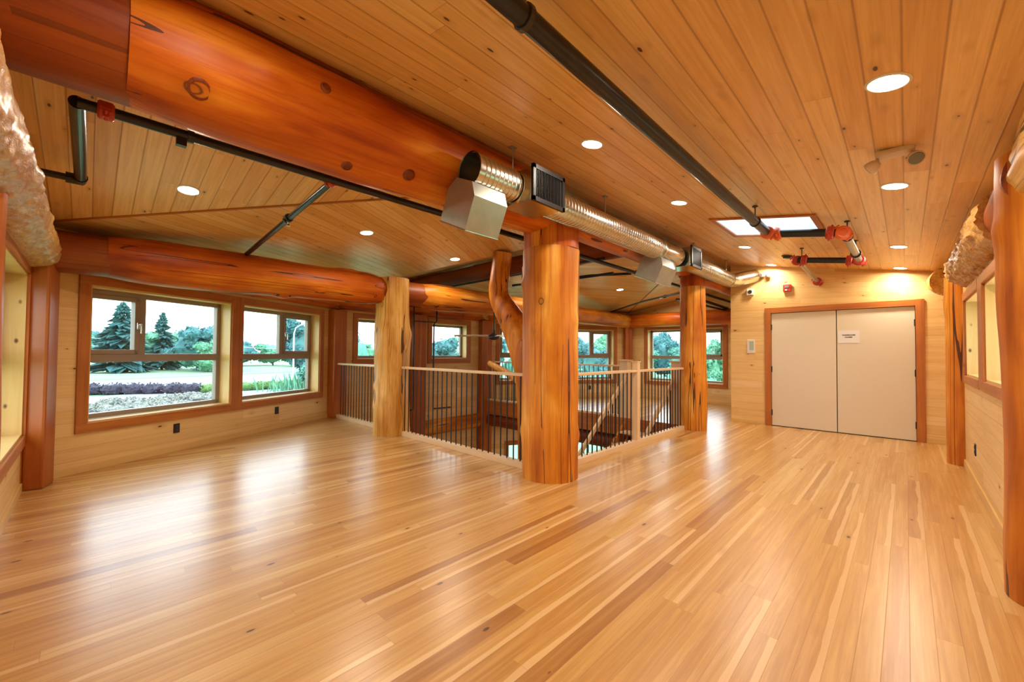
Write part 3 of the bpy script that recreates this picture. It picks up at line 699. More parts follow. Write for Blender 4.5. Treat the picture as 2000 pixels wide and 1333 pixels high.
# ------------------------------------------------------------------ railings
def railing(name, a, b, label, n, cat='railing', newels=(), skip=()):
    a, b = V(a), V(b); d = (b-a).normalized(); t = empty(name, a, label, cat); pr_ = V((-d.y, d.x, 0))
    bar('top_rail', a+V((0, 0, 1.065)), b+V((0, 0, 1.065)), .075, .035, M['pale'], t, side=pr_, bev=.008)
    bar('bottom_rail', a+V((0, 0, .035)), b+V((0, 0, .035)), .10, .07, M['pale'], t, side=pr_, bev=.004)
    L = (b-a).length; first = None
    for i in range(n):
        u = (i+.5)/n*L
        if any(abs(u-q) < .075 for q in skip): continue
        p = a+d*u
        if first is None:
            m = MB(); m.tube([(0, 0, .065), (0, 0, 1.05)], .0085, 8); me_o = m.build('baluster', M['black'], t, sm=True, origin=(0, 0, 0)); first = me_o
            me_o.matrix_basis = Matrix.Translation(p)
        else:
            c = first.copy(); link(c); par(c, t); c.matrix_basis = Matrix.Translation(p)
    for p, h in newels:
        p = V(p); bar('newel_post', p, p+V((0, 0, h)), .085, .085, M['pale'], t, side=d)
        m = MB(); m.box(p+V((0, 0, h+.008)), (.1, .1, .016), bev=.004); m.build('newel_cap', M['pale'], t)
    return t
railing('railing', (3.48, 8.2, 0), (3.48, 6.3, 0), 'short railing section between the corner wall post and the knobbly log post', 17)
railing('railing', (3.48, 5.74, 0), (3.48, 3.05, 0), 'left railing with black balusters between the knobbly post and the thick post', 25)
railing('railing', (3.78, 2.83, 0), (7.22, 2.83, 0), 'right railing with a pale newel post between the thick post and the slim post', 31, newels=[((5.54, 2.83, 0), 1.19)], skip=(1.76,))
railing('railing', (7.56, 8.15, 0), (7.56, 4.2, 0), 'far railing beyond the opening, left of the stair head', 34)
for y, lb in ((4.1, 'chunky newel post left of the stair head on the far side'), (3.05, 'chunky newel post right of the stair head beside the slim log post')):
    t = empty('newel_post', (7.58, y, 0), lb, 'newel post')
    bar('shaft', (7.58, y, -.45), (7.58, y, 1.16), .17, .17, M['pale'], t, side=(1, 0, 0))
    m = MB(); m.box((7.58, y, 1.175), (.22, .22, .03), bev=.006); m.build('cap', M['pale'], t)
# staircase
st = empty('staircase', (5.5, 3.6, ZL), 'wooden staircase descending through the floor opening behind the right railing', 'staircase')
ns = 15; rise = -ZL/ns; run = .255
for i in range(ns-1):
    z = -(i+1)*rise; x = 7.45-(i+.5)*run
    m = MB(); m.lohi((x-run/2-.02, 3.14, z-.035), (x+run/2, 4.02, z), bev=.004); m.build('tread', M['pale'], st)
xe = 7.45-(ns-1)*run
for y in (3.10, 4.06): bar('stringer', (7.55, y, -.16), (xe-.1, y, ZL+.12), .28, .045, M['trim'], st, side=(0, 0, 1))
for y in (3.10, 4.06):
    t = empty('stair_rail', (5.5, y, 0), 'sloping stair handrail on the %s side of the stairs' % ('near' if y < 3.5 else 'far'), 'handrail')
    bar('handrail', (7.58, y, .88), (xe, y, ZL+.95), .085, .045, M['pale'], t, side=(0, 0, 1), bev=.01)
    f_ = None
    for i in range(26):
        u = (i+.7)/26.5; x = 7.5+(xe-7.5)*u; zt = .85+(ZL+.95-.88)*u
        if f_ is None:
            m = MB(); m.tube([(0, 0, -.86), (0, 0, 0)], .0085, 8); f_ = m.build('baluster', M['black'], t, sm=True, origin=(0, 0, 0)); f_.matrix_basis = Matrix.Translation((x, y, zt))
        else:
            c = f_.copy(); link(c); par(c, t); c.matrix_basis = Matrix.Translation((x, y, zt))
    bar('newel_post', (xe-.05, y, ZL), (xe-.05, y, ZL+1.1), .09, .09, M['pale'], t, side=(1, 0, 0))

# ------------------------------------------------------------------ duct
DY, DZ, DR = 2.36, 2.705, .125
du = empty('spiral_duct', (4, DY, DZ), 'long galvanized spiral duct hanging under the ceiling beside the log beam', 'duct')
def ribbed(x0, x1, pitch, r=DR, amp=.006):
    pr_ = []; n = int((x1-x0)/pitch)
    for i in range(n):
        x = i*pitch; pr_ += [(x, r), (x+pitch*.72, r), (x+pitch*.80, r+amp), (x+pitch*.92, r+amp)]
    pr_.append((x1-x0, r)); return pr_
m = MB(); m.lathe((1.97, DY, DZ), (1, 0, 0), [(0, DR+.008), (.02, DR+.008), (.025, DR)]+[(a+.03, b_) for a, b_ in ribbed(0, .46, .046, amp=.007)], 40, cap=False)
m.lathe((1.97, DY, DZ), (1, 0, 0), [(0, DR-.006), (.45, DR-.006)], 40, cap=False)
m.lathe((2.44, DY, DZ), (1, 0, 0), [(0, DR+.012), (.03, DR+.012)], 40, cap=False)
m.build('open_section', M['galv'], du, sm=True)
m = MB(); m.lathe((2.35, DY, DZ), (1, 0, 0), [(0, 0.002), (0.002, DR-.004)], 40, cap=False); m.build('inner_end', M['beige'], du)
m = MB(); m.lathe((2.88, DY, DZ), (1, 0, 0), ribbed(0, 2.3, .05), 40, cap=False); m.build('long_section', M['galv'], du, sm=True)
m = MB(); m.lathe((5.18, DY, DZ), (1, 0, 0), [(0, DR), (.0, DR+.02), (.04, DR+.02), (.08, DR+.006), (.5, DR+.006), (.54, DR+.018), (.6, DR+.018), (.6, DR)], 40, cap=False); m.build('joint_sleeve', M['galv'], du, sm=True)
m = MB(); m.lathe((6.22, DY, DZ), (1, 0, 0), ribbed(0, 2.0, .05), 40, cap=False); m.build('far_section', M['galv'], du, sm=True)
m = MB(); m.tube([(8.2, DY, DZ), (8.34, DY, DZ), (8.46, DY-.03, DZ+.015), (8.56, DY-.08, DZ+.04), (8.70, DY-.17, DZ+.08), (8.86, DY-.28, DZ+.12)], DR+.004, 36, cap=False); m.build('elbow', M['galv'], du, sm=True)
for x in (2.47, 3.95, 6.58, 8.2):
    m = MB(); m.tube([(x, DY+.03, DZ+DR-.01), (x, DY+.03, zr(x, DY+.03))], .006, 8); m.box((x, DY+.03, zr(x, DY+.03)-.006), (.06, .05, .008)); m.build('hanger_rod', M['galv_dull'], du)
def grille(x0, x1, lb):
    t = empty('grille_box', ((x0+x1)/2, DY, DZ-.13), lb, 'vent grille')
    m = MB(); m.lohi((x0, 2.17, DZ-.135), (x1, 2.50, DZ+.135), bev=.004); m.build('box', M['galv'], t)
    m = MB()
    for a_, b_, c_, d_ in ((x0-.01, x1+.01, -.15, -.115), (x0-.01, x1+.01, .115, .15), (x0-.01, x0+.02, -.15, .15), (x1-.02, x1+.01, -.15, .15)): m.lohi((a_, 2.145, DZ+c_), (b_, 2.17, DZ+d_))
    m.build('frame', M['black'], t)
    m = MB(); m.lohi((x0+.02, 2.164, DZ-.115), (x1-.02, 2.169, DZ+.115)); m.build('backing', M['black'], t)
    m = MB(); n = int((x1-x0)/.02)
    for i in range(n-2): m.lohi((x0+.025+i*.02, 2.148, DZ-.115), (x0+.029+i*.02, 2.163, DZ+.115))
    m.build('louvres', M['black'], t)
grille(2.47, 2.87, 'black louvred grille box on the near part of the duct')
grille(5.86, 6.22, 'small black louvred grille box on the far part of the duct')
def boot(xc, w, lb, ang, L, hd):
    t = empty('duct_boot', (xc, DY, DZ-.15), lb, 'duct outlet')
    R = Matrix.Rotation(ang, 3, 'X'); m = MB(); dn = R @ V((0, 0, -1)); sd = R @ V((0, 1, 0))
    c = V((xc, DY, DZ-.06))
    # tapered box: top ring narrower round the duct, bottom ring wider
    def ring(s, wy, wx=w/2): 
        o_ = c+dn*s
        return [o_+sd*wy*a_+V((wx*b_, 0, 0)) for a_, b_ in ((-1, -1), (-1, 1), (1, 1), (1, -1))]
    m.ring_tube([ring(.03, .10), ring(.12, hd), ring(L, hd)])
    o = m.build('box', M['galv_dull'], t)
    m = MB()
    r1_ = ring(L, hd)
    for i in range(4):
        a_, b_ = r1_[i], r1_[(i+1) % 4]; m.tube([a_, b_], .006, 6)
    m.build('folded_edge', M['galv'], t)
boot(2.10, .34, 'square sheet-metal outlet box hanging under the open end of the duct', math.radians(24), .38, .17)
boot(5.38, .46, 'sheet-metal outlet box under the duct joint near the slim post', math.radians(24), .36, .16)
m = MB()
m.ring_tube([[V((5.30, 2.22, 2.66)), V((5.60, 2.22, 2.66)), V((5.60, 2.24, 2.66)), V((5.30, 2.24, 2.66))], [V((5.18, 2.22, 2.36)), V((5.44, 2.22, 2.36)), V((5.44, 2.24, 2.36)), V((5.18, 2.24, 2.36))]])

# ------------------------------------------------------------------ pipes
def pipe_thing(label, name='sprinkler_pipe', loc=(0, 0, 0)): return empty(name, loc, label, 'pipe')
def seg_(pts, r, par_, name='pipe', mat=None, seg=14): m = MB(); m.tube(pts, r, seg); return m.build(name, mat or M['pipe'], par_, sm=True)
def coupling(p, d, r, par_, mat, name='coupling', L=.07):
    p, d = V(p), V(d).normalized(); m = MB(); m.lathe(p-d*L/2, d, [(0, r*1.25), (.01, r*1.55), (L-.01, r*1.55), (L, r*1.25)], 16)
    x = d.orthogonal().normalized(); y = d.cross(x)
    for s_ in (-1, 1): m.box(p+x*s_*r*1.75, (r*.7, r*.7, r*.7)); m.tube([p+x*s_*r*1.8-y*r*.9, p+x*s_*r*1.8+y*r*.9], r*.22, 6)
    return m.build(name, mat, par_)
PY, PR = 1.1, .044
zp = lambda y: zr(0, y)-.165
bp = pipe_thing('thick black pipe running under the ceiling to the skylight, stepping round to the door wall', 'ceiling_pipe', (4, PY, 2.68))
seg_([(-.6, PY, 2.68), (5.16, PY, 2.68)], PR, bp)
seg_([(4.62, PY, 2.68), (5.22, PY, 2.68)], PR*.92, bp, 'pipe', M['galv'])
y2 = .43
seg_([(5.3, PY-.06, 2.67), (5.3, y2+.05, zp(y2)+.01)], PR*.95, bp)
seg_([(5.36, y2, zp(y2)), (6.92, y2, zp(y2))], PR*.85, bp, 'pipe', M['galv_dull'])
seg_([(7.0, y2, zp(y2)), (7.0, PY, 2.67)], PR*.9, bp)
seg_([(7.0, PY, 2.67), (8.83, PY, 2.60)], PR*.7, bp, 'pipe', M['galv_dull'])
for p, d, mt in (((5.24, PY, 2.68), (1, 0, 0), 'orange'), ((5.3, PY-.08, 2.665), (0, 1, -.17), 'orange'), ((5.3, y2+.12, zp(y2)+.02), (0, 1, .17), 'red'), ((5.3, y2+.02, zp(y2)), (1, .3, 0), 'orange'),
                 ((6.98, y2, zp(y2)), (1, 0, 0), 'red'), ((7.0, y2+.1, zp(y2)+.015), (0, 1, .17), 'red'), ((7.0, PY-.08, 2.66), (0, 1, .17), 'red'), ((7.03, PY+.01, 2.67), (1, 0, 0), 'red'), ((8.8, PY, 2.6), (1, 0, 0), 'red')):
    coupling(p, d, PR, bp, M[mt])
m = MB(); m.tube([(5.2, PY, 2.68), (5.27, PY, 2.68), (5.3, PY-.03, 2.675), (5.3, PY-.09, 2.665)], PR*1.3, 14); m.build('elbow_fitting', M['orange'], bp, sm=True)
m = MB(); m.tube([(5.3, y2+.07, zp(y2)+.01), (5.3, y2+.02, zp(y2)), (5.34, y2, zp(y2)), (5.42, y2, zp(y2))], PR*1.3, 14); m.build('elbow_fitting', M['orange'], bp, sm=True)
for x, y in ((4.72, PY), (1.2, PY), (5.5, y2), (6.5, y2), (7.0, PY-.05)):
    m = MB(); m.tube([(x, y, zp(y)+.03), (x, y, zr(x, y))], .006, 8); m.lathe((x, y, zr(x, y)-.012), (0, 0, 1), [(0, .025), (.012, .025)], 12)
    m.lathe((x-.012, y, zp(y)), (1, 0, 0), [(0, PR*1.2), (.024, PR*1.2)], 14); m.build('hanger', M['dgrey'], bp)
# sprinkler main on the window side of the big beam
sm_ = pipe_thing('black sprinkler main along the far side of the massive log beam', loc=(3, 3.2, 2.65))
seg_([(-.07, 3.2, 2.65), (11.3, 3.2, 2.65)], .03, sm_)
seg_([(-.07, 3.2, 2.65), (-.07, 4.66, 2.65)], .036, sm_, 'side_run')
seg_([(-.07, 4.66, 2.65), (-.4, 4.66, 2.65)], .026, sm_, 'wall_run')
m = MB(); m.tube([(-.07, 4.58, 2.65), (-.07, 4.66, 2.65), (-.15, 4.66, 2.65)], .042, 12); m.build('elbow_fitting', M['black'], sm_, sm=True)
coupling((.04, 3.2, 2.65), (1, 0, 0), .032, sm_, M['red']); coupling((1.29, 3.22, 2.65), (0, 1, 0), .03, sm_, M['red'], L=.05); coupling((6.3, 3.2, 2.65), (1, 0, 0), .03, sm_, M['red'], L=.05)
m = MB(); m.box((.37, 3.2, 2.60), (.05, .04, .05)); m.lathe((.40, 3.2, 2.65), (1, 0, 0), [(0, .04), (.03, .04)], 12); m.build('sprinkler_head', M['black'], sm_)
br = pipe_thing('black sprinkler branch sloping down the ceiling to the left beam', loc=(1.3, 4.6, 2.6))
seg_([(1.29, 3.2, 2.64), (1.33, 4.45, 2.60), (1.36, 6.0, 2.53)], .026, br)
coupling((1.32, 4.3, 2.605), (0, 1, -.03), .026, br, M['black'], 'bracket'); m = MB(); m.lathe((1.32, 4.3, 2.53), (0, 0, 1), [(0, .018), (.02, .006), (.07, .006)], 10); m.build('sprinkler_head', M['chrome'], br)
br = pipe_thing('thin black pipes under the dark ridge log over the opening', loc=(5.1, 4, 2.67))
seg_([(5.1, 3.1, 2.68), (5.1, 4.8, 2.67), (5.08, 7.0, 2.64)], .020, br)
seg_([(5.7, 3.3, 2.58), (5.65, 5.0, 2.57)], .022, br)
br = pipe_thing('black sprinkler branch seen right of the middle post, ending in a hanger', loc=(6, 4, 2.6))
seg_([(6.2, 3.25, 2.64), (6.0, 3.9, 2.66), (5.6, 5.4, 2.60)], .022, br)
m = MB(); m.tube([(5.66, 5.2, 2.60), (5.66, 5.2, 2.84)], .012, 8); m.build('hanger', M['black'], br)
br = pipe_thing('long thin black pipe crossing the far ceiling towards the far corner', loc=(9, 4.5, 2.6))
seg_([(8.6, 3.25, 2.62), (9.4, 4.6, 2.6), (10.55, 6.3, 2.5)], .022, br)
coupling((9.0, 3.9, 2.61), (1, 1.4, 0), .022, br, M['black'], 'bracket')
br = pipe_thing('cluster of black pipes with red fittings above the far passage', loc=(9.4, 3.5, 2.5))
seg_([(8.4, 3.3, 2.55), (11.4, 3.3, 2.5)], .035, br); seg_([(8.8, 3.55, 2.50), (11.4, 3.3, 2.44)], .025, br); coupling((8.5, 3.3, 2.55), (1, 0, 0), .04, br, M['red']); coupling((8.75, 3.4, 2.53), (0, 1, 0), .035, br, M['red'])
# pipes flanking the dark wall post
br = pipe_thing('black pipe down the left side of the dark wall post, turning left below', 'wall_pipe', (5.15, 8.1, 0))
seg_([(5.15, 8.08, 2.4), (5.15, 8.08, .02), (5.13, 8.08, 0), (4.9, 8.08, -.02)], .018, br)
seg_([(5.15, 8.06, 2.02), (5.7, 8.06, 2.02)], .012, br, 'cross_pipe')
br = pipe_thing('black pipe down the right side of the dark wall post, turning right below', 'wall_pipe', (5.7, 8.1, 0))
seg_([(5.78, 8.08, 2.3), (5.78, 8.08, 2.05), (5.70, 8.08, 1.98), (5.70, 8.08, 0), (5.72, 8.08, -.03), (6.25, 8.08, -.04)], .018, br)

# ------------------------------------------------------------------ recessed lamps
def lamp(x, y, zf, slope, label, r=.075, power=1.0):
    z = zf(x, y); n = V((slope[0], slope[1], -1)).normalized()     # pointing into the room
    t = empty('recessed_light', (x, y, z), label, 'ceiling light', 'recessed ceiling lights')
    m = MB(); c = V((x, y, z)); m.lathe(c+n*-.004, n, [(0, r*1.22), (.008, r*1.2), (.012, r*1.05), (.009, r)], 32, cap=False); m.build('trim_ring', M['white'], t, sm=True)
    m = MB(); m.lathe(c+n*.003, n, [(0, r), (.004, r*.99)], 32); m.build('lens', M['lens'], t)
    L = bpy.data.lights.new('lamp', 'AREA'); L.shape = 'DISK'; L.size = r*2; L.energy = LAMP*power; L.color = (1, .88, .70); L.spread = math.radians(170)
    lo = link(bpy.data.objects.new('lamp', L)); lo.matrix_basis = Matrix.Translation(c+n*.02) @ n.to_track_quat('-Z', 'Y').to_matrix().to_4x4(); par(lo, t)
sR, sN = (0, -.1725), (0, .1725)
nm = {2.7: 'nearest', 4.4: 'second', 6.9: 'third', 8.6: 'farthest'}
# slope vectors: n must be normal of plane facing down; plane z = c+s*y -> normal (0, s, -1)
for x in (2.7, 4.4, 6.9, 8.6):
    lamp(x, .05, zr, (0, .1725), 'lit round recessed light, %s of the row nearest the right wall' % nm[x])
    lamp(x, 1.75, zr, (0, .1725), 'lit round recessed light, %s of the row between duct and thick pipe' % nm[x])
lamp(.35, .05, zr, (0, .1725), 'recessed light directly over the camera corner', power=.8); lamp(.35, 1.75, zr, (0, .1725), 'recessed light above the near left corner', power=.8)
lamp(.61, 4.75, zl, (0, -.1725), 'lit round recessed light above the left windows, near the sprinkler pipe')
lamp(2.45, 4.97, zL1, (.06, -.1), 'lit round recessed light left of the middle post, over the open floor')
lamp(4.2, 5.38, A1, (0, -.1027), 'small lit recessed light above the opening beside the forked trunk')
lamp(6.6, 5.38, B1, (0, -.1027), 'recessed light above the opening, hidden behind the middle post')
lamp(8.78, 4.9, zL3, (-.06, -.1), 'small lit recessed light right of the middle post, with a starry glare')
lamp(10.5, 4.68, zl, (0, -.1725), 'small lit recessed light near the far corner, above the thin pipe')
def lamp_low(x, y, lb):
    lamp(x, y, lambda a, b_: -.262, (0, 0), lb, power=1.2)
lamp_low(2, 3, 'lower storey ceiling light under the left floor'); lamp_low(9.5, 4, 'lower storey ceiling light under the far floor'); lamp_low(5.5, 1.2, 'lower storey ceiling light under the right floor'); lamp_low(9, 6, 'lower storey ceiling light near the far windows')

# ------------------------------------------------------------------ small fixtures
t = empty('emergency_light', (3.68, .04, 2.66), 'beige twin-head emergency light on the ceiling above the right lamp row', 'emergency light')
z = zr(3.68, .04); m = MB(); m.box((3.62, .04, z-.02), (.11, .19, .035), bev=.012); m.build('base', M['beige'], t, sm=True)
for y, dd in ((.145, V((.4, .9, -.55))), (-.055, V((-.75, -.2, -.65)))):
    dd.normalize(); c = V((3.60, y, z-.085)); m = MB(); m.lathe(c-dd*.035, dd, [(0, .02), (.02, .036), (.05, .044), (.06, .044)], 24); m.tube([(3.62, y*.8+.008, z-.03), c-dd*.03], .009, 8); h_ = m.build('lamp_head', M['beige'], t, sm=True)
    m = MB(); m.lathe(c+dd*.026, dd, [(0, .038), (.003, .035)], 24); m.build('lamp_lens', M['lampglass'], h_)
t = empty('emergency_light', (8.83, 1.87, 2.83), 'white twin spotlight on the door wall beside the duct elbow', 'emergency light')
m = MB(); m.box((8.83, 1.87, 2.86), (.04, .08, .06), bev=.008); m.build('base', M['white'], t)
for y, dd in ((1.92, V((-.6, .6, -.2))), (1.83, V((-.6, -.4, -.5)))):
    dd.normalize(); c = V((8.77, y, 2.82)); m = MB(); m.lathe(c-dd*.04, dd, [(0, .02), (.02, .035), (.075, .042), (.08, .038)], 20); m.build('lamp_head', M['white'], t, sm=True)
t = empty('smoke_detector', (7.65, 1.34, 2.88), 'round grey smoke detector on the ceiling near the door wall', 'smoke detector')
z = zr(0, 1.34); m = MB(); m.lathe((7.65, 1.34, z), (0, .17, -1), [(0, .075), (.015, .075), (.02, .055), (.04, .052), (.045, .03)], 28); m.build('housing', M['dgrey'], t, sm=True)
t = empty('fire_alarm', (8.85, 1.55, 2.53), 'red fire alarm strobe on the wall above the double door', 'fire alarm')
m = MB(); m.lohi((8.80, 1.49, 2.47), (8.85, 1.61, 2.60), bev=.008); m.build('housing', M['redplastic'], t)
m = MB(); m.lohi((8.785, 1.515, 2.535), (8.80, 1.585, 2.575), bev=.004); m.build('strobe', M['lampglass'], t)
m = MB(); m.box((8.79, 1.56, 2.50), (.012, .03, .02)); m.build('strobe_mark', M['white'], t)
t = empty('alarm_horn', (8.85, 2.15, 2.52), 'white square alarm horn on the wall left of the red alarm', 'alarm horn')
m = MB(); m.lohi((8.795, 2.09, 2.46), (8.85, 2.20, 2.58), bev=.006); m.build('housing', M['white'], t)
m = MB(); m.lathe((8.795, 2.145, 2.52), (-1, 0, 0), [(0, .035), (.006, .035), (.006, .018), (.002, .016)], 20); m.build('speaker', M['dgrey'], t)
t = empty('wall_panel', (8.85, 2.14, 1.34), 'small white control panel on the wall left of the double door', 'control panel')
m = MB(); m.lohi((8.825, 2.075, 1.345), (8.85, 2.205, 1.60), bev=.006); m.build('cover', M['white'], t)
m = MB(); m.lohi((8.82, 2.09, 1.40), (8.826, 2.165, 1.57)); m.build('display', flat_mat('green_grey_display', (.42, .50, .40), .3), t)
t = empty('paper_notice', (8.853, .69, 1.51), 'white paper notice with two lines of black print on the right door leaf', 'notice')
m = MB(); m.lohi((8.851, .55, 1.525), (8.8545, .83, 1.735)); m.build('sheet', M['paper'], t)
def text(s, y, z, size):
    cu = bpy.data.curves.new('lettering', 'FONT'); cu.body = s; cu.size = size; cu.align_x = 'CENTER'; cu.extrude = .0004; cu.offset = .0012
    cu.materials.append(M['ink']); o = link(bpy.data.objects.new('lettering', cu))
    m_ = Matrix(((0, 0, -1), (-1, 0, 0), (0, 1, 0))).to_4x4(); m_.translation = (8.8502, y, z)
    me = o.to_mesh().copy(); me.materials.clear(); me.materials.append(M['ink']); bpy.data.objects.remove(o); o = link(bpy.data.objects.new('lettering', me)); o.matrix_basis = m_; par(o, t)
text('WASHROOMS', .69, 1.648, .027); text('CLOSED', .69, 1.612, .027)
def outlet(P_, U, N, lb):
    U, N, P_ = V(U), V(N), V(P_); R = Matrix((U, N, V((0, 0, 1)))).transposed(); t = empty('wall_outlet', P_, lb, 'outlet')
    m = MB(); m.box(P_+N*.004, (.075, .01, .12), R, .003); o = m.build('cover_plate', M['black'], t)
    m = MB(); m.box(P_+N*.010+V((0, 0, .024)), (.034, .004, .03), R, .001); m.box(P_+N*.010-V((0, 0, .024)), (.034, .004, .03), R, .001); m.build('socket', M['dgrey'], t)
outlet(P1+UL1*1.42+V((0, 0, .30)), UL1, -NL1, 'black outlet below the first large left window')
outlet(P1+UL1*3.05+V((0, 0, .31)), UL1, -NL1, 'black outlet below the second large left window')
outlet((6.27, -.5, .37), (1, 0, 0), (0, 1, 0), 'black outlet low on the right wall beyond the broad post')
outlet(P3+UL3*3.25+V((0, 0, .30)), UL3, -NL3, 'black outlet on the far wall behind the right railing')
outlet((6.2, 8.4, -1.15), (1, 0, 0), (0, -1, 0), 'black outlet on the lower storey wall seen through the left railing')
# ceiling fan
t = empty('ceiling_fan', (5.5, 5.8, 1.6), 'black ceiling fan hanging on a long rod over the opening, left of the forked trunk', 'ceiling fan')
fc = V((5.5, 5.8, 1.62)); zc = zop(5.5, 5.8)
m = MB(); m.tube([fc+V((0, 0, .1)), (5.5, 5.8, zc)], .014, 10); m.lathe((5.5, 5.8, zc-.06), (0, 0, 1), [(0, .02), (.04, .06), (.06, .06)], 20); m.build('rod', M['black'], t, sm=True)
m = MB(); m.lathe(fc-V((0, 0, .06)), (0, 0, 1), [(0, .03), (.01, .08), (.04, .115), (.07, .115), (.11, .07), (.13, .03), (.2, .022)], 28); m.build('motor', M['black'], t, sm=True)
for k in range(3):
    a = math.radians(132+120*k); d = V((math.cos(a), math.sin(a), 0)); s_ = V((-d.y, d.x, 0)); m = MB()
    rg = []
    for u, w_ in ((.1, .03), (.22, .055), (.5, .06), (.72, .045), (.78, .02)):
        c = fc+d*u+V((0, 0, .02)); rg.append([c+s_*w_+V((0, 0, .016)), c-s_*w_-V((0, 0, .010)), c-s_*w_-V((0, 0, .016)), c+s_*w_+V((0, 0, .010))])
    m.ring_tube(rg); m.build('blade', M['white'], t)

# ------------------------------------------------------------------ outdoors
GZ = -3.3
m = MB(); m.face([(-260, 8.9, GZ-.02), (420, 8.9, GZ-.02), (420, 420, GZ-.02), (-260, 420, GZ-.02)]); m.face([(11.9, -200, GZ-.02), (420, -200, GZ-.02), (420, 8.9, GZ-.02), (11.9, 8.9, GZ-.02)])
m.face([(-260, -60, GZ-.02), (-1, -60, GZ-.02), (-1, 8.9, GZ-.02), (-260, 8.9, GZ-.02)])
m.build('ground', M['grass'], kind='structure')
# direction across the left windows' view: road runs roughly along (.97,.24)
D1 = V((25, 7.7, 0)).normalized(); N1 = V((-D1.y, D1.x, 0)); O1 = V((.4, 64, 0))
def band(name, s0, s1, t0, t1, z, mat, lb, cat):
    m = MB(); m.box((0, 0, 0), (1, 1, 1)); 
    for v in m.bm.verts:
        s = s0 if v.co.x < 0 else s1; tt = t0 if v.co.y < 0 else t1; q = O1+D1*s+N1*tt; v.co = V((q.x, q.y, z if v.co.z > 0 else GZ-.1))
    return m.build(name, mat, label=lb, cat=cat)
band('road', -60, 140, 0, 19, GZ+.01, M['asphalt'], 'pale road beyond the hedge outside the left windows', 'road')
band('field', -120, 300, 21, 170, GZ+.02, M['field'], 'light green field between the road and the tree line', 'field')
band('garden_path', -10, 30, -24, -7, GZ+.015, M['path'], 'pale curved path around the flower beds', 'path')
def foliage(name, blobs, mat, parent=None, cards=900, size=.5, seed=0, **kw):
    rn = random.Random(seed); m = MB()
    for c, r in blobs:
        c = V(c); r = V(r) if not isinstance(r, (int, float)) else V((r, r, r))
        rr = bmesh.ops.create_icosphere(m.bm, subdivisions=2, radius=1.0)['verts']
        for v in rr:
            d = v.co.copy(); k = 1+.28*noise.noise(d*2.2+c)+.16*noise.noise(d*5.5+c); v.co = V((c.x+d.x*r.x*k*.93, c.y+d.y*r.y*k*.93, c.z+d.z*r.z*k*.93))
        for _ in range(cards//len(blobs)):
            d = V((rn.gauss(0, 1), rn.gauss(0, 1), rn.gauss(0, 1))).normalized(); k = 1+.28*noise.noise(d*2.2+c)+.16*noise.noise(d*5.5+c)+rn.uniform(-.08, .1)
            p = V((c.x+d.x*r.x*k, c.y+d.y*r.y*k, c.z+d.z*r.z*k)); a = V((rn.uniform(-1, 1), rn.uniform(-1, 1), rn.uniform(-1, 1))).normalized()*size*rn.uniform(.5, 1.1); b_ = a.orthogonal().normalized()*size*rn.uniform(.3, .7)
            m.bm.faces.new([m.bm.verts.new(q) for q in (p-a, p+b_*.8, p+a, p-b_)])
    me = bpy.data.meshes.new(name); c0 = V((0, 0, 0))
    if parent is None: return m.build(name, mat, **kw)
    return m.build(name, mat, parent, **kw)
def broadleaf(x, y, h, w, mat, lb, seed, group='trees of the far tree line', cards=900):
    t = empty('broadleaf_tree', (x, y, GZ), lb, 'tree', group); rn = random.Random(seed)
    bl = [((x, y, GZ+h*.48), (w*.38, w*.38, h*.40))]+[((x+rn.uniform(-.42, .42)*w, y+rn.uniform(-.42, .42)*w, GZ+h*rn.uniform(.16, .86)), (w*rn.uniform(.10, .20), w*rn.uniform(.10, .20), h*rn.uniform(.09, .17))) for _ in range(15)]
    foliage('crown', bl, mat, t, cards*2, size=h*.055, seed=seed)
    m = MB(); m.tube([(x, y, GZ-.1), (x, y, GZ+h*.5)], [h*.03, h*.015], 8); m.build('trunk', M['bark'], t)
def conifer(x, y, h, w, lb, seed):
    t = empty('conifer_tree', (x, y, GZ), lb, 'tree'); rn = random.Random(seed); m = MB(); nl = 26
    for i in range(nl):
        f = i/nl; z = GZ+h*(.1+.88*f); r = w*.5*(1-f)**.8*rn.uniform(.8, 1.1)+.25; nb = 13
        for k in range(nb):
            a = rn.uniform(0, 2*PI); rr = r*rn.uniform(.65, 1.1); d = V((math.cos(a), math.sin(a), 0)); s_ = V((-d.y, d.x, 0))*rr*.22
            p0 = V((x, y, z)); p1 = p0+d*rr*.55-V((0, 0, rr*.12)); p2 = p0+d*rr-V((0, 0, rr*rn.uniform(.15, .4)))
            th = V((0, 0, h*.018))
            m.bm.faces.new([m.bm.verts.new(q) for q in (p0+th, p1+s_, p2, p1-s_)]); m.bm.faces.new([m.bm.verts.new(q) for q in (p0, p1+s_*.8-th, p2-th*.6, p1-s_*.8-th)])
            m.bm.faces.new([m.bm.verts.new(q) for q in (p0+th, p1+th, p2, p1-th*2)])
    m.build('foliage', M['conifer'], t); m = MB(); m.tube([(x, y, GZ-.1), (x, y, GZ+h*.97)], [h*.022, .05], 8); m.build('trunk', M['bark'], t)
conifer(4.7, 112, 14.6, 12, 'tall dark conifer in the first large window', 1)
conifer(11.6, 121, 13.6, 7.5, 'narrower dark conifer left of the round tree', 2)
broadleaf(16.9, 113, 10.4, 11, M['leaf_b'], 'dark round tree in the right part of the first large window', 3, group='trees near the conifers')
broadleaf(19.3, 106, 7.6, 8, M['leaf_c'], 'bright green tree in front of the dark round tree', 4, group='trees near the conifers')
rn = random.Random(5)
mats_ = [M['leaf_a'], M['leaf_b'], M['leaf_c']]
pts_ = []
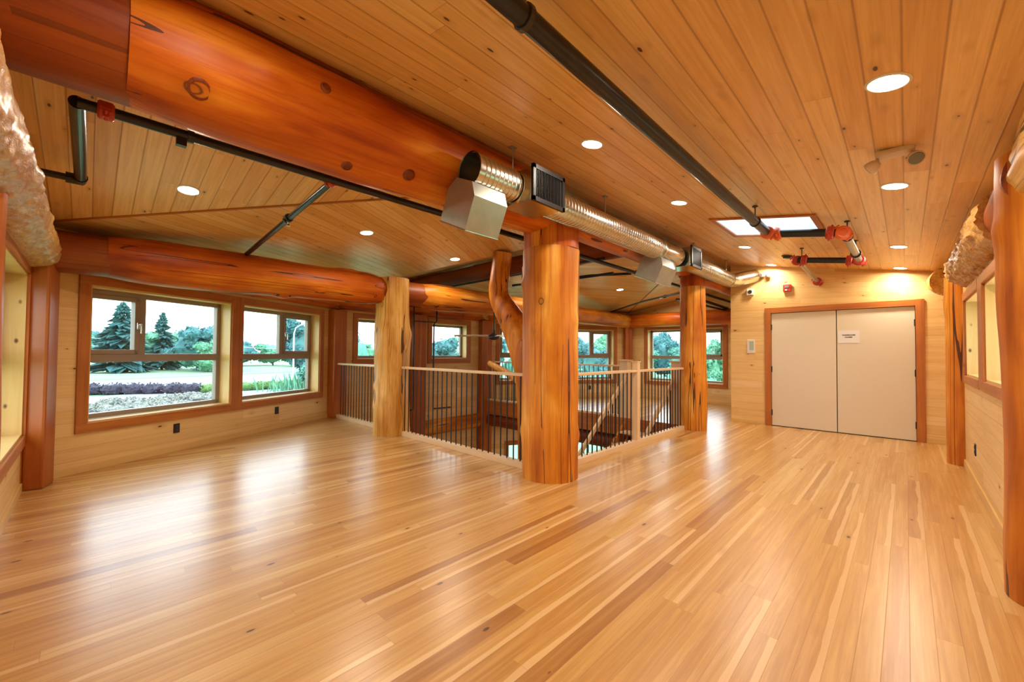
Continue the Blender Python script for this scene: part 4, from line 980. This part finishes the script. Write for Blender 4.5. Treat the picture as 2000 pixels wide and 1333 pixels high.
for i in range(30):      # tree line along the horizon, seen through all windows
    az = math.radians(92-i*3.55); dist = rn.uniform(125, 165); pts_.append((dist*math.cos(az), dist*math.sin(az), rn.uniform(7.5, 12), rn.uniform(9, 13), i % 3))
kinds = ['mid green tree of the distant tree line', 'bluish dark tree of the distant tree line', 'bright green tree of the distant tree line']
for i, (x, y, h, w, k) in enumerate(pts_): broadleaf(x, y, h, w, mats_[k], kinds[k], 20+i, group='distant %s trees' % ('mid green', 'bluish', 'bright green')[k], cards=700)
near = [(30, 84, 11, 9, 1, 'large bluish tree in the narrow right pane of the second large window'), (20, 46, 7.5, 8, 0, 'leafy tree filling the small window left of the knobbly post'), (42, 62, 9, 9, 1, 'dark tree in the right small window'), (49, 66, 9.5, 9, 1, 'pointed dark tree in the right small window'), (46, 42, 7, 8, 0, 'green tree behind the window beside the middle post'), (52, 33, 7.5, 7, 1, 'bluish tree in the window right of the middle post'),
        (70, 36, 8.5, 9, 0, 'green tree in the left part of the far window'), (76, 33, 9.5, 8, 1, 'dark tree in the middle of the far window'), (62, 24, 7.5, 7, 0, 'green tree in the right part of the far window'), (60, 20, 8.5, 6, 2, 'bright tree at the right end of the far window')]
for i, (x, y, h, w, k, lb) in enumerate(near): broadleaf(x, y, h*(1 if i in (0, 1) else .8), w*(1 if i in (0, 1) else .8), mats_[k], lb, 70+i, group=None, cards=1300)
# hedges, beds, reeds, bushes
foliage('hedge', [((.4+i*1.5, 59.5-i*.95*.9, GZ+.45), (1.1, .8, .65)) for i in range(-3, 6)], M['hedge_dark'], cards=1500, size=.16, seed=3, label='low dark purple hedge along the road at the left', cat='hedge')
foliage('hedge', [((9.5+i*1.5, 54.5+i*.12, GZ+.4), (1.1, .7, .55)) for i in range(0, 12)], M['hedge_green'], cards=1800, size=.16, seed=4, label='low green hedge continuing right of the purple one', cat='hedge')
for i, (x, y, rx, ry, lb) in enumerate(((1.6, 45.5, 3.4, 2.4, 'round flower bed at the left of the first window'), (6.8, 47.5, 3.2, 2.0, 'flower bed in the lower right of the first window'), (3.4, 41.0, 2.6, 1.6, 'nearer flower bed below the round one'))):
    rn = random.Random(90+i); foliage('flower_bed', [((x+rn.uniform(-1, 1)*rx, y+rn.uniform(-1, 1)*ry, GZ+.2), (.7, .7, .35)) for _ in range(14)], M['bloom'], cards=2200, size=.14, seed=90+i, label=lb, cat='flower bed')
rn = random.Random(12); m = MB()
for i in range(420):
    x = 18.5+rn.gauss(0, 1.9); y = 50+rn.gauss(0, 1.6); h = rn.uniform(.8, 2.4); dx, dy = rn.uniform(-.5, .5), rn.uniform(-.4, .4)
    m.bm.faces.new([m.bm.verts.new(q) for q in ((x-.06, y, GZ), (x+.06, y, GZ), (x+.05+dx*.4, y+dy*.4, GZ+h*.6), (x+dx, y+dy, GZ+h))])
m.build('reeds', M['leaf_c'], label='tall green reeds in the lower right of the second large window', cat='reeds', kind='stuff')
for i, (x, y, w) in enumerate(((30, 24, 6), (36, 20, 7), (34, 14, 6), (42, 26, 8), (40, 10, 6), (26, 30, 5), (48, 18, 8))):
    foliage('bush', [((x+rn.uniform(-.3, .3)*w, y+rn.uniform(-.3, .3)*w, GZ+.8), (w*.3, w*.3, 1.1)) for _ in range(5)], (M['leaf_c'], M['leaf_a'])[i % 2], cards=1400, size=.25, seed=130+i, label='leafy green bush in the grounds outside the far windows', cat='bush', group='bushes outside the far windows')
# street lamp and utility line
t = empty('street_lamp', (24.6, 76, GZ), 'pale street lamp with a curved arm outside the second large window', 'street lamp')
m = MB(); m.tube([(24.6, 76, GZ), (24.6, 76, GZ+7.6), (24.9, 76, GZ+8.6), (25.7, 75.8, GZ+9.2), (26.8, 75.6, GZ+9.3)], [.14, .10, .09, .08, .06], 10); m.build('pole', M['shaft'], t, sm=True)
m = MB(); m.box((27.1, 75.5, GZ+9.28), (.8, .3, .14), bev=.04); m.build('lamp_head', M['galv_dull'], t)
poles = [(-6, 118), (24, 124), (54, 122), (82, 104)]
for i, (x, y) in enumerate(poles):
    t = empty('utility_pole', (x, y, GZ), 'distant wooden utility pole carrying the wires along the field', 'utility pole', 'utility poles along the field')
    m = MB(); m.tube([(x, y, GZ), (x, y, GZ+7.5)], [.16, .11], 8); m.build('pole', M['shaft'], t); m = MB(); m.box((x, y, GZ+7.2), (1.8, .12, .12)); m.build('crossarm', M['shaft'], t)
m = MB()
for (xa, ya), (xb, yb) in zip(poles, poles[1:]):
    for z_ in (7.2, 5.6): m.tube([(xa+(xb-xa)*k/8, ya+(yb-ya)*k/8, GZ+z_-1.0*math.sin(PI*k/8)*.5) for k in range(9)], .045, 5)
m.build('power_line', M['shaft'], label='pale overhead wires strung between the utility poles', cat='power line')
